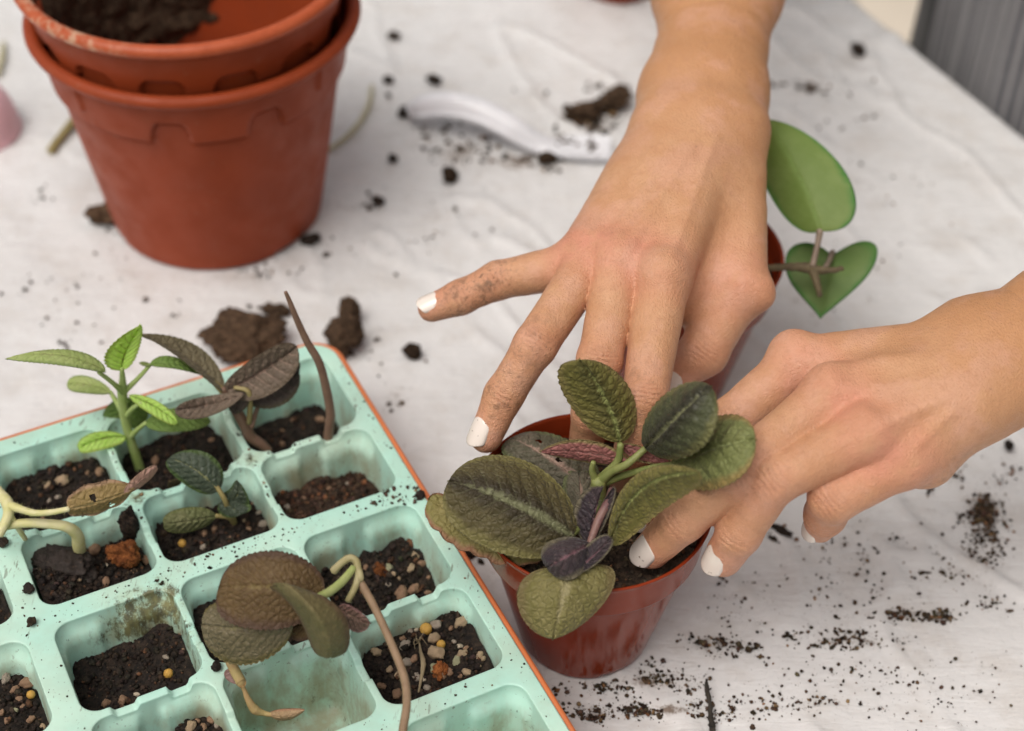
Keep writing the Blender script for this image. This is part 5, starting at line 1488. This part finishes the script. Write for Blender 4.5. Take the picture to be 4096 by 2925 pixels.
def lump(sx, sy, sz, seed, base=ICO3, amp=0.18, sc_=2.2):
    V, F = base
    V = V * (1 + amp * fbm(V, sc_, 4, seed=seed))[:, None]
    return V * np.array([sx, sy, sz]), F
PEBBLES = [lump(1, 0.74, 0.68, 100 + k, ICO3, 0.28, 1.9) for k in range(6)]
PEB_MESH = {}
def pebble(parent, p, r, mi, k=None, name='pebble', rot=None):
    k = RNG.integers(0, 6) if k is None else k
    m = M_BEAD if mi == 'bead' else M_PEB[mi]
    key = (k, str(mi))
    if key not in PEB_MESH:
        V, F = (ICO3[0], ICO3[1]) if mi == 'bead' else PEBBLES[k]
        tmp = mk(name, V, F, m)
        PEB_MESH[key] = tmp.data
        bpy.data.objects.remove(tmp)
    o = bpy.data.objects.new(name, PEB_MESH[key])
    C.objects.link(o)
    o.parent = parent
    o.location = Vector(np.asarray(p) - org(parent) + np.array([0, 0, r * 0.35]))
    o.rotation_euler = (RNG.uniform(-.5, .5), RNG.uniform(-.5, .5), RNG.uniform(0, 6.28)) if rot is None else rot
    o.scale = (r, r, r)
    return o
def many(o, at, zf, rows, k=1.0):
    for x, y, d, mi in rows:
        p = at(*zf(x, y))
        dist = (p - EYE) @ FWD
        r = d / 2 / zf_scale[zf] * dist / FPX * k
        pebble(o, p, r, mi, name='fertiliser_bead' if mi == 'bead' else 'pebble')
ZB = zoomer(1400, 1900, 1.584)
Z3B = zoomer(0, 2300, 2.527)
Z4B = zoomer(700, 1700, 2.03)
zf_scale = {ZB: 1.584, Z3B: 2.527, Z4B: 2.03, Z6B: 2.03, Z4: 1.7492, Z5: 1.5846}

o, at = soil_cell(0, 0, 'dark soil deep in the far right corner cell, at the foot of the bare stalk', .0165, lambda a, b: .004 * a - .001 * b, seed=1)
many(o, at, zoomer(1000, 1300, 2.32), [], 1)
zf_scale[Z1 := zoomer(1000, 1300, 2.32)] = 2.32
many(o, at, Z1, [(300, 1115, 70, 2), (650, 890, 90, 2), (400, 890, 50, 2), (300, 985, 45, 2)])
o, at = soil_cell(1, 0, 'dark soil in the back row cell where the bright green seedling grows', .0255, lambda a, b: .003 * a, seed=2)
many(o, at, Z4, [(1090, 1130, 70, 2), (1300, 1075, 40, 2), (1480, 985, 45, 2), (1020, 1230, 50, 2), (1350, 1210, 40, 2)])
o, at = soil_cell(2, 0, 'dark soil with two pale stones in the back row cell left of the green seedling', .026, lambda a, b: .005 * b, seed=3, rough=.0018)
many(o, at, Z4, [(435, 1275, 105, 0), (335, 1305, 62, 0), (410, 1385, 50, 1), (205, 1330, 34, 2), (700, 1215, 80, 2), (610, 1215, 34, 2), (345, 1410, 40, 1), (510, 1440, 50, 2), (300, 1535, 40, 2)])
soil_cell(3, 0, 'dark soil in the back row cell cut by the left edge, behind the pale stems', .026, lambda a, b: 0 * a, seed=4)
o, at = soil_cell(0, 1, 'loose fine brown soil in the second row cell against the right rim', .0235, lambda a, b: -.0035 * a + .004 * (1 - b) + .002 * np.sin(a * 3), grains=900, gs=(.0004, .0012), seed=5, rough=.0015, m=mat_soil('brown_potting_soil', (.022, .012, .008), (.085, .048, .030)))
many(o, at, Z4B, [(910, 670, 62, 1), (1250, 520, 40, 2), (1400, 480, 36, 1), (1050, 600, 40, 2), (1320, 640, 40, 2)])
o, at = soil_cell(1, 1, 'gritty dark soil under the slate-leaved seedling in the second row', .0265, lambda a, b: .003 * b, seed=6, rough=.0016)
many(o, at, Z4B, [(60, 970, 70, 'bead'), (230, 1000, 60, 1), (715, 815, 80, 1), (660, 650, 70, 2), (320, 850, 75, 2), (680, 720, 60, 1), (600, 850, 50, 2), (450, 930, 45, 2), (240, 890, 60, 2), (560, 780, 40, 0), (745, 750, 40, 2)])
def rise_pale(a, b):
    return .010 * sstep(.75, .10, a) * sstep(1.0, .55, b) + .004 * (1 - b)
o, at = soil_cell(2, 1, 'heaped dark soil with a smooth slab in the cell of the pale sprawling seedling', .0285, rise_pale, seed=7, rough=.0016)
many(o, at, Z6B, [(770, 1235, 120, 2), (860, 1485, 75, 2), (300, 1400, 60, 1), (780, 1190, 80, 2), (855, 1350, 45, 4), (560, 1270, 50, 2), (1090, 1400, 60, 2), (1190, 1310, 80, 2), (330, 1200, 75, 2), (640, 1470, 40, 0)])
o, at = soil_cell(3, 1, 'dark soil in the cell left of the thick rib at the left edge, second row', .034, seed=8)
o, at = soil_cell(0, 2, 'gritty black soil with a rust-red lump in the third row cell by the right rim', .0225, lambda a, b: .005 * (b - .3) + .003 * (a - .5), seed=9, rough=.0024, gs=(.0005, .0016))
many(o, at, ZB, [(412, 518, 58, 0), (385, 600, 62, 0), (278, 632, 50, 0), (250, 598, 66, 3), (310, 655, 36, 0), (455, 570, 70, 2), (495, 655, 40, 2), (330, 770, 110, 2), (405, 735, 85, 2), (495, 752, 45, 2), (95, 595, 50, 2), (240, 700, 44, 1)])
o, at = soil_cell(1, 2, 'shaded soil in the third row cell under the rusty drooping leaves', .030, lambda a, b: .006 * (1 - b), seed=10, rough=.002)
o, at = soil_cell(2, 2, 'sloping black soil with a single yellow bead in the third row cell', .0235, lambda a, b: .008 * sstep(.5, 1, a) * b + .003 * sstep(.4, 0, b), seed=11, rough=.0012)
many(o, at, Z3B, [(1705, 1007, 100, 'bead'), (1680, 840, 66, 1), (1810, 630, 60, 2), (1385, 1215, 62, 4), (1240, 1280, 120, 2), (1075, 1310, 110, 2), (1790, 935, 34, 0), (1850, 760, 40, 2), (1900, 700, 36, 2)])
o, at = soil_cell(3, 2, 'pebbly black soil in the third row cell at the left edge of the picture', .0265, lambda a, b: .002 * b, seed=12, rough=.002)
many(o, at, Z3B, [(280, 1110, 150, 2), (315, 1220, 90, 'bead'), (60, 1060, 110, 1), (200, 1260, 80, 2), (70, 1485, 80, 2), (315, 1470, 90, 2), (440, 1540, 75, 0), (150, 1170, 90, 2), (230, 1340, 70, 2), (20, 1400, 70, 2), (160, 1370, 60, 3)])
o, at = soil_cell(0, 3, 'black soil crowded with tan and grey pebbles, in the cell nearest the front pot', .0285, lambda a, b: .0062 * (a - .35) * 1.0 + .001 * b, seed=13, rough=.0020)
many(o, at, ZB, [(482, 985, 80, 'bead'), (577, 1080, 58, 'bead'), (545, 960, 80, 1), (703, 948, 92, 0), (382, 995, 54, 1), (420, 985, 34, 4), (350, 1085, 72, 1), (170, 1130, 74, 0), (530, 1045, 84, 0), (545, 1140, 120, 0),
     (405, 1172, 62, 2), (250, 1240, 56, 0), (535, 1230, 74, 3), (677, 1185, 74, 3), (712, 1140, 74, 0), (695, 1090, 46, 4), (822, 1148, 58, 0), (735, 1100, 38, 2), (632, 1255, 62, 2), (425, 1285, 70, 1), (738, 1258, 62, 0), (820, 1215, 30, 0),
     (575, 1265, 100, 2), (490, 1355, 56, 1), (360, 1195, 72, 1), (300, 1395, 80, 2), (660, 1060, 36, 1), (200, 1345, 60, 2), (335, 1040, 44, 2), (640, 975, 44, 2), (460, 1300, 44, 4), (310, 1270, 60, 0), (695, 1280, 40, 2), (845, 1170, 40, 0)])
# fibrous root remnant standing in the pebbly cell
q = [at(*ZB(435, 1385)), at(*ZB(455, 1290)), at(*ZB(465, 1210)), at(*ZB(448, 1140)), at(*ZB(440, 1080))]
q = [q[0] + [0, 0, .0008], q[1] + [0, 0, .0016], q[2] + [0, 0, .0022], q[3] + [0, 0, .0022], q[4] + [0, 0, .0022]]
V, F = tube(q, [.0004, .0007, .0011, .0006, .0003], 7, 7, .15)
rt_ = [tube([q[4], q[4] + RNG.normal(0, .0010, 3) + [0, 0, .0012], q[4] + RNG.normal(0, .0018, 3) + [0, 0, .0012]], [.0002, .00016, .0001], 5, 5) for _ in range(9)]
V, F = merge([(V, F)] + rt_)
mk('root', V, F, mat_stem('root_fibre', (.20, .15, .09), (.30, .23, .14), .9), loc=q[0], label='shrivelled pale root stub sticking up among the pebbles by the right rim', cat='root')
o, at = soil_cell(2, 3, 'pebbly soil low in the fourth row cell at the bottom edge', .0245, lambda a, b: .004 * sstep(.3, 1, a) - .004 * sstep(.5, 0, a), seed=14, rough=.002)
many(o, at, Z3B, [(2130, 1480, 90, 2), (1930, 1540, 130, 0), (2060, 1550, 90, 2), (1770, 1560, 60, 2), (2190, 1530, 60, 1), (2000, 1480, 60, 2)])

def clod(name, label, p, size, m, seed, amp=0.3, flat=0.75, cat='soil clod', group='soil clods', base=ICO4, sink=0.15, rotz=0.0, col=1.0):
    V, F = lump(1, 1, 1, seed, base, amp, 1.6)
    V = V * (1 + 0.10 * fbm(V, 7, 4, seed=seed + 1, gain=.6))[:, None]
    V = V * np.array(size) * np.array([1, 1, flat])
    c_, s_ = math.cos(rotz), math.sin(rotz)
    V = np.stack([V[:, 0] * c_ - V[:, 1] * s_, V[:, 0] * s_ + V[:, 1] * c_, V[:, 2]], -1)
    V[:, 2] -= V[:, 2].min() * (1 - sink)
    return mk(name, V + np.asarray(p), F, m, loc=p, label=label, cat=cat, group=group, attrs={'col': np.full((len(V), 3), col)})
mm = 0.001
M_SLAB = mat_soil('wet_soil_slab', (.016, .012, .010), (.030, .022, .019), .55)
# lumps lying in the cells
at71 = lambda x, y, z: A(*Z6B(x, y), z)
clod('soil_clod', 'rust-orange crumbly clay lump in the heaped cell of the pale seedling', at71(1020, 1330, .031), (5.6 * mm, 5.2 * mm, 5.6 * mm), M_RUST, 31, .35, 1.0, col=1.0)
clod('soil_clod', 'black upright soil chunk leaning behind the rust-orange lump', at71(1075, 1140, .032), (3.8 * mm, 3.4 * mm, 8.2 * mm), M_SOIL, 32, .3, 1.0, rotz=.5, col=1.6)
clod('soil_clod', 'smooth slab of wet black soil tilted in the heaped cell at left', at71(540, 1390, .0325), (12.5 * mm, 8.0 * mm, 4.2 * mm), M_SLAB, 33, .24, 1.0, rotz=-.45, col=1.5)
clod('soil_clod', 'crumbly dark soil lump beside the thick left rib, under the pale stems', at71(250, 1230, .031), (4.2 * mm, 6 * mm, 6.0 * mm), M_SOIL, 34, .4, 1.0, col=1.8)
clod('soil_clod', 'dark crumb pinched on the edge of the thick left rib by the slab', at71(245, 1555, .0445), (1.9 * mm, 1.9 * mm, 1.8 * mm), M_SOIL, 35, .35, 1.0, base=ICO3, col=1.8)
clod('soil_clod', 'dark reddish crumb on the rib at the very left edge of the picture', at71(20, 1175, .045), (2.6 * mm, 2.2 * mm, 1.9 * mm), M_SOIL, 36, .35, 1.0, base=ICO3, col=2.4)
clod('soil_clod', 'rust-red lump among the grit of the third row cell by the right rim', A(*ZB(195, 640), .0225), (3.1 * mm, 2.9 * mm, 3.0 * mm), M_RUST, 37, .35, 1.0, base=ICO4, col=.75)
clod('soil_clod', 'ochre lump at the front of the pebbly cell by the right rim', A(*ZB(580, 1270), .0285), (2.9 * mm, 3.1 * mm, 3.0 * mm), M_RUST, 38, .4, 1.0, base=ICO4, col=1.55)
clod('soil_clod', 'round black crumb on the junction beside the dried sprig', A(*Z5C(375, 1065), .045), (1.75 * mm, 2.0 * mm, 1.6 * mm), M_SOIL, 39, .25, 1.0, base=ICO3, col=1.0)
clod('soil_clod', 'brown crumb alone on the wide rib above the yellow bead cell', A(*Z3B(325, 500), .045), (1.7 * mm, 1.8 * mm, 1.8 * mm), M_CRUMB, 40, .4, 1.0, base=ICO3, col=.9)
clod('soil_clod', 'black crumb near the edge of the right rim, level with the drooping leaf tips', A(*ZB(445, 140), .045), (2.0 * mm, 2.0 * mm, 1.4 * mm), M_SOIL, 41, .45, 1.0, base=ICO3, col=1.4)

# soil in the front pot and the pot behind
def pot_soil(base, z, label, seed, m):
    n, k = 40, 110
    r = np.linspace(0.0005, 0.0405, n)
    th = np.linspace(0, 2 * np.pi, k, endpoint=False)
    R_, T_ = np.meshgrid(r, th, indexing='ij')
    R_, T_ = R_.ravel(), T_.ravel()
    P = np.stack([R_ * np.cos(T_), R_ * np.sin(T_), R_ * 0], -1)
    P[:, 2] = z + fbm(P, 75, 5, seed=seed, gain=.6) * 0.0016 + 0.002 * (R_ / .04) ** 2
    V = P + base
    i, j = np.meshgrid(np.arange(n - 1), np.arange(k), indexing='ij'); j2 = (j + 1) % k
    F = np.stack([i * k + j, (i + 1) * k + j, (i + 1) * k + j2, i * k + j2], -1).reshape(-1, 4)
    g = RNG.integers(0, len(V), 1500)
    s = .0003 + .0008 * RNG.random(1500) ** 2.5
    GV, GF = granules(V[g] + np.stack([0 * s, 0 * s, s * .4], -1), s, ICO2, .25)
    VV, FF = merge([(V, F), (GV, GF)])
    cols = np.concatenate([np.ones((len(V), 3)), tint_cols(1500, len(ICO2[0]), .8, 2.2)])
    mk('potting_soil', VV, FF, m, loc=base + [0, 0, z], attrs={'col': cols}, label=label, cat='soil', group='soil in the small pots')
M_POTSOIL = mat_soil('pot_soil', (.020, .014, .010), (.090, .060, .040))
pot_soil(SP, .0655, 'dark crumbly soil filling the small front pot around the fingertips', 21, M_POTSOIL)
pot_soil(HP, .0620, 'dark soil in the half hidden pot behind the upper hand', 22, M_POTSOIL)

# ------------------------------------------------------------------ things lying on the sheet
G2 = 'soil clods on the sheet'
def cl(x, y, sx, sy, h, label, seed, m=None, amp=.35, rot=0, col=1.0, base=ICO4):
    clod('soil_clod', label, DSP(x, y, 0), (sx * mm, sy * mm, h * mm), m or M_CLOD, seed, amp, 1.0, group=G2, rotz=rot, col=col, base=base)
cl(238, 490, 8.5, 6.5, 5.0, 'reddish brown soil clod touching the foot of the large terracotta pot', 51, M_CLOD, .3, .3, 1.1)
cl(545, 775, 17, 13, 8.0, 'broad flat brown soil heap behind the tray corner', 52, M_CLOD, .35, 0, .95)
cl(778, 715, 5.5, 5.5, 6.0, 'small round clod on top of the pair right of the tray corner', 53, M_CLOD, .3, 0, .8)
cl(765, 778, 8.5, 10.0, 8.0, 'larger brown clod of the pair right of the tray corner', 54, M_CLOD, .3, .2, .8)
cl(612, 697, 7.0, 2.8, 2.6, 'thin crescent of soil lying behind the broad heap', 55, M_CLOD, .4, -.25, .8)
cl(916, 790, 4.3, 3.6, 3.6, 'single dark brown clod alone on the sheet between tray and ring finger', 56, M_CLOD, .3, 0, .35)
cl(1000, 398, 4.0, 4.6, 3.4, 'dark clod in front of the white scoop handle', 57, M_CLOD, .35, 0, .42)
cl(1300, 262, 10, 5.0, 3.4, 'left half of the brown soil heap above the scoop blade', 58, M_CLOD, .7, .25, .8)
cl(1362, 236, 9, 7.0, 4.4, 'right half of the brown soil heap against the forearm', 59, M_CLOD, .7, .2, .8)
cl(1212, 362, 5.0, 3.4, 2.6, 'small dark clod under the tip of the white scoop', 60, M_CLOD, .4, 0, .5)
cl(965, 186, 4.2, 3.0, 2.6, 'dark crumb just above the left end of the scoop', 61, M_SOIL, .35, 0, 1.6)
cl(903, 256, 4.6, 3.0, 3.2, 'dark lump standing in for the shadow under the left tip of the white scoop', 76, M_SOIL, .4, .3, 1.4)  # added dark lump, takes the place of the shadow below the scoop tip
cl(862, 183, 2.8, 3.2, 2.2, 'dark crumb left of the scoop, nearer the nested pots', 62, M_SOIL, .35, 0, 1.8)
cl(876, 85, 3.4, 3.2, 2.2, 'dark crumb far back beside the nested pot rim', 63, M_SOIL, .35, 0, 2.6)
cl(1903, 120, 4.4, 4.4, 3.2, 'dark crumb alone far back between arm and apron', 64, M_SOIL, .4, 0, 1.8)
cl(838, 455, 3.4, 2.8, 2.2, 'dark crumb at the end of the soil trail right of the large pot', 65, M_SOIL, .4, 0, 1.7)
cl(872, 357, 2.6, 2.6, 2.0, 'dark crumb midway between large pot and scoop', 66, M_SOIL, .35, 0, 1.6)
cl(690, 540, 5.0, 3.0, 2.6, 'dark soil crumb poking out at the right foot of the large pot', 67, M_SOIL, .35, .4, 1.5)
cl(2238, 995, 2.2, 2.2, 2.0, 'round black crumb at the right edge below the wrist', 68, M_SOIL, .3, 0, 1.2)
cl(1048, 1225, 4.2, 3.4, 2.4, 'black crumb in the gap between the tray edge and the front pot', 69, M_SOIL, .5, .5, 1.0)
cl(1735, 1185, 5.0, 1.5, 1.6, 'thin dark bark chip in the shade between ring and little finger', 70, M_SOIL, .35, -.55, 1.6)

# scattered crumbs, nobody could count them
CL = [(1020, 330, 70, 35, 130, 1.0), (960, 300, 50, 35, 60, 1.2), (1130, 350, 90, 30, 90, 1.0), (1250, 345, 60, 18, 60, 1.2), (1315, 258, 62, 20, 420, 1.5), (1270, 275, 40, 12, 120, 1.3), (790, 462, 50, 7, 50, 1.1), (890, 880, 35, 35, 40, 1.2), (860, 850, 40, 30, 30, .9),
      (560, 770, 110, 50, 160, 1.0), (770, 770, 50, 60, 90, .9), (620, 690, 60, 20, 50, .9), (916, 800, 25, 20, 24, .6),
      (1580, 1430, 45, 18, 200, .8), (1650, 1440, 30, 14, 90, .7), (1890, 1422, 85, 20, 380, .65), (1975, 1365, 32, 12, 240, .7), (2078, 1370, 40, 10, 260, .7), (2185, 1145, 36, 42, 620, .75), (2190, 1225, 35, 40, 260, .6), (2130, 1270, 60, 30, 130, .6),
      (1455, 1515, 90, 22, 420, .65), (1350, 1530, 40, 10, 120, .6), (1500, 1578, 110, 20, 420, .65), (1310, 1588, 50, 14, 240, .7), (1420, 1580, 40, 8, 150, .7), (1700, 1560, 120, 20, 160, .6), (1740, 1190, 40, 20, 70, .7), (2200, 1340, 50, 25, 100, .6),
      (1650, 1330, 60, 60, 120, .6), (1800, 1330, 120, 60, 200, .6), (1960, 1250, 110, 60, 220, .6), (2080, 1180, 60, 60, 130, .6), (1900, 1500, 220, 50, 260, .55), (2100, 1560, 150, 40, 120, .5), (2150, 1050, 90, 60, 60, .6), (2245, 1040, 20, 25, 40, .8),
      (1240, 1545, 18, 40, 180, .8), (1265, 1420, 30, 40, 60, .6), (1050, 1215, 25, 25, 90, .9), (1020, 1160, 20, 25, 40, .8), (1000, 1080, 40, 40, 40, .6),
      (720, 550, 40, 25, 40, .9), (620, 590, 60, 18, 60, .8), (540, 610, 80, 20, 50, .8), (240, 500, 40, 30, 50, .8), (250, 560, 120, 60, 70, .8), (120, 560, 110, 90, 60, .9), (120, 700, 100, 60, 60, .9), (300, 680, 160, 50, 60, .8), (60, 420, 60, 100, 40, .9),
      (880, 600, 160, 120, 60, .7), (980, 540, 110, 80, 40, .8), (1050, 470, 120, 50, 50, .8), (840, 160, 50, 90, 30, 1.2), (1240, 230, 90, 60, 40, 1.0), (1790, 185, 45, 14, 100, 1.0), (1870, 220, 140, 80, 60, .8), (2020, 420, 140, 90, 60, .7), (1900, 560, 110, 110, 40, .7), (2080, 620, 120, 80, 40, .6), (1880, 330, 80, 70, 30, .8)]
P_, S_ = [], []
for x, y, sx, sy, n, s in CL:
    dim = (.55 if x < 1250 and not (930 < x and y < 400) else 1.2 if y < 400 else 1.35)
    nsub = max(2, n // 14)
    subs = [(x + RNG.normal(0, sx * .62), y + RNG.normal(0, sy * .62), RNG.uniform(.05, .42), RNG.random() ** 1.5 + .05) for _ in range(nsub)]
    wts = np.array([q_[3] for q_ in subs]); wts /= wts.sum()
    for _ in range(int(n * dim)):
        qx, qy, qs, _w = subs[RNG.choice(nsub, p=wts)]
        if RNG.random() < .22: qx, qy, qs = x, y, .75
        q = DSP(qx + RNG.normal(0, sx * qs), qy + RNG.normal(0, sy * qs), 0)
        if (q - EDGE0) @ N_DIR > -0.004: continue
        tu = q[0] * cU + q[1] * sU; tv = -q[0] * sU + q[1] * cU
        if OU0 - .003 < tu < OU1 + .003 and OV0 - .003 < tv < OV1 + .003: continue
        if np.hypot(*(q - SP)[:2]) < .0275 or np.hypot(*(q - BP)[:2]) < .054 or np.hypot(*(q - HP)[:2]) < .0275: continue
        P_.append(q); S_.append(s * (.16 + 1.25 * RNG.random() ** 4.5) * mm)
P_, S_ = np.array(P_), np.array(S_)
V, F = granules(P_ + np.stack([0 * S_, 0 * S_, S_ * .25], -1), S_, ICO2, .28, .75)
mk('soil_crumbs', V, F, M_CRUMB, loc=(0, .6, 0), attrs={'col': np.clip(tint_cols(len(P_), len(ICO2[0]), .35, 1.5), .2, 3)}, label='fine dark soil crumbs scattered all over the white sheet', cat='soil crumbs', kind='stuff')

# crumbs on the tray's ribs, the rims and the soiled fingers
P_, S_ = [], []
def rim_dust(u0, u1, v0, v1, n, s):
    for _ in range(int(n * .8)):
        u, v = RNG.uniform(u0, u1), RNG.uniform(v0, v1)
        P_.append(T(u, v, TH - tray_depth(np.array([u]), np.array([v]))[0])); S_.append(s * (.09 + .5 * RNG.random() ** 4) * mm)
rim_dust(.033, .176, .4262, .4342, 260, .9)
rim_dust(.070, .110, .4262, .4342, 60, 1.3)
rim_dust(.1778, .1818, .30, .52, 110, 1.0)
rim_dust(.165, .181, .424, .436, 60, 1.6)
rim_dust(.022, .030, .33, .50, 110, .9)
rim_dust(.033, .176, .3304, .3366, 90, .9)
rim_dust(.04, .17, .5212, .527, 40, .8)
for u in (.078, .1277):
    rim_dust(u - .0006, u + .0006, .436, .519, 34, 1.1)
rim_dust(.033, .176, .4738, .4746, 60, 1.2)
rim_dust(.120, .135, .466, .482, 40, .9)
for zf, x, y, z, s in ((ZB, 225, 125, .045, 2.2), (ZB, 240, 105, .045, 1.6), (ZB, 365, 80, .045, 1.8), (ZB, 425, 85, .045, 1.6), (ZB, 150, 180, .045, 2.0), (ZB, 165, 190, .045, 1.4), (ZB, 45, 200, .045, 1.2), (ZB, 100, 215, .045, 1.0), (ZB, 322, 75, .045, 1.0)):
    P_.append(A(*zf(x, y), z)); S_.append(s * .5 * mm)
P_, S_ = np.array(P_), np.array(S_)
V, F = granules(P_ + np.stack([0 * S_, 0 * S_, S_ * .3], -1), S_, ICO2, .3, .8)
mk('rim_crumbs', V, F, M_CRUMB, loc=T(.1, .43, TH), attrs={'col': np.clip(tint_cols(len(P_), len(ICO2[0]), .3, 1.2), .2, 3)}, label='tiny soil crumbs sprinkled along the ribs of the mint tray', cat='soil crumbs', kind='stuff')

# white plastic scoop lying on its side
def scoop():
    z8 = lambda x, y, z: A(1500 + x / 1.895, 200 + y / 1.895, z)
    o = thing('scoop', 'soil-stained white plastic scoop with an arched handle lying behind the dark clods', 'scoop', DSP(1130, 300, 0))
    sp_ = catmull([z8(240, 420, .0105), z8(340, 355, .0175), z8(560, 335, .0230), z8(820, 395, .0225), z8(1060, 520, .0165), z8(1260, 660, .0075), z8(1400, 725, .0040), z8(1620, 745, .0036), z8(1790, 750, .0036)], 8)
    L = np.linspace(0, 1, len(sp_))
    wd = np.interp(L, [0, .08, .3, .6, .72, .80, .97, 1], [.0050, .0080, .0082, .0076, .0078, .0106, .0110, .0098])
    up_ = np.interp(L, [0, .1, .55, .72, .8, 1], [-.0050, -.0088, -.0078, -.0015, .0012, .0012])
    tn = np.gradient(sp_, axis=0); tn /= np.linalg.norm(tn, axis=1)[:, None]
    side = np.cross(tn, [0, 0, 1.0]); side /= np.linalg.norm(side, axis=1)[:, None]
    nrm = np.cross(side, tn)
    a = np.linspace(-1, 1, 15)
    V = sp_[:, None] + (a[None, :, None] * wd[:, None, None]) * side[:, None] + (np.abs(a[None, :, None]) ** 3 * up_[:, None, None]) * nrm[:, None]
    k, m_ = len(sp_), 15
    V = V.reshape(-1, 3); V[:, 2] = np.maximum(V[:, 2], .0014)
    B = V - np.repeat(nrm, m_, 0) * .0011
    F = grid_faces(k, m_)
    ring = [j for j in range(m_)] + [i * m_ + m_ - 1 for i in range(1, k)] + [(k - 1) * m_ + j for j in range(m_ - 2, -1, -1)] + [i * m_ for i in range(k - 2, 0, -1)]
    ring = np.array(ring); r2 = np.roll(ring, -1); n_ = len(V)
    cut = int(k * .76)
    VV, FF = np.concatenate([V, B]), [F, F[:, ::-1] + n_, np.stack([ring, ring + n_, r2 + n_, r2], -1)]
    fa = np.concatenate(FF)
    isb = (fa % n_ // m_).mean(1) >= cut
    for nm, sel in (('handle', ~isb), ('blade', isb)):
        f = fa[sel]; us, inv = np.unique(f, return_inverse=True)
        mk(nm, VV[us], inv.reshape(f.shape), M_WHITEPL, o)
    p_ = [z8(1400 + RNG.uniform(-30, 260), 690 + RNG.uniform(-40, 40), .0035) for _ in range(26)] + [z8(1640 + RNG.normal(0, 25), 745 + RNG.normal(0, 25), .0035) for _ in range(14)]
    s_ = RNG.uniform(.0005, .0016, len(p_))
    V, F = granules(np.array(p_), s_, ICO2, .3, .7)
    mk('soil_on_scoop', V, F, M_CLOD, loc=z8(1500, 690, .003), attrs={'col': np.full((len(V), 3), .9)}, label='brown soil crumbs lying in the blade of the white scoop', cat='soil crumbs', kind='stuff')
scoop()

# twigs, stem scraps
tw = thing('twig', 'thin black twig standing out at the bottom edge in front of the pot', 'twig', DSP(1578, 1612, 0))
stem(tw, M_BLACKTWIG := mat_stem('black_twig', (.012, .010, .008), (.035, .028, .02), .8), [DSP(1583, 1622, .002), DSP(1578, 1590, .003), DSP(1576, 1560, .004), DSP(1570, 1530, .005), DSP(1569, 1508, .006)], [1.3, 1.0, .8, .9, .4], wob=.25)
for a_, b_ in (((1577, 1575), (1587, 1568)), ((1575, 1550), (1566, 1543)), ((1578, 1598), (1569, 1592)), ((1580, 1612), (1592, 1604)), ((1571, 1535), (1580, 1528)), ((1579, 1600), (1590, 1596)), ((1582, 1618), (1572, 1610))):
    stem(tw, M_BLACKTWIG, [DSP(*a_, .003), DSP((a_[0] + b_[0]) / 2, (a_[1] + b_[1]) / 2, .0035), DSP(*b_, .003)], [.5, .4, .2], name='side_twig', n=6)
sc1 = thing('stem_scrap', 'short yellow-green stem scrap on the sheet left of the large pot', 'plant scrap', DSP(140, 300, 0))
stem(sc1, MSO, [DSP(112, 336, .002), DSP(138, 300, .003), DSP(168, 262, .003), DSP(176, 240, .002)], [2.4, 2.2, 2.3, 1.8], wob=.1)
sc2 = thing('stem_scrap', 'long pale curved stem scrap on the sheet right of the large pot', 'plant scrap', DSP(790, 270, 0))
MSC = mat_stem('pale_dry_stem', (.46, .43, .28), (.52, .49, .34))
stem(sc2, MSC, [DSP(728, 333, .0015), DSP(765, 308, .002), DSP(800, 270, .002), DSP(820, 230, .002), DSP(826, 190, .0015)], [1.2, 1.4, 1.6, 1.5, 1.1])
sc3 = thing('stem_scrap', 'yellowish stem scrap at the left edge of the sheet behind the pink cup', 'plant scrap', DSP(2, 130, 0))
stem(sc3, MSC, [DSP(-6, 165, .0015), DSP(3, 130, .002), DSP(8, 95, .0015)], [1.8, 2.0, 1.4])
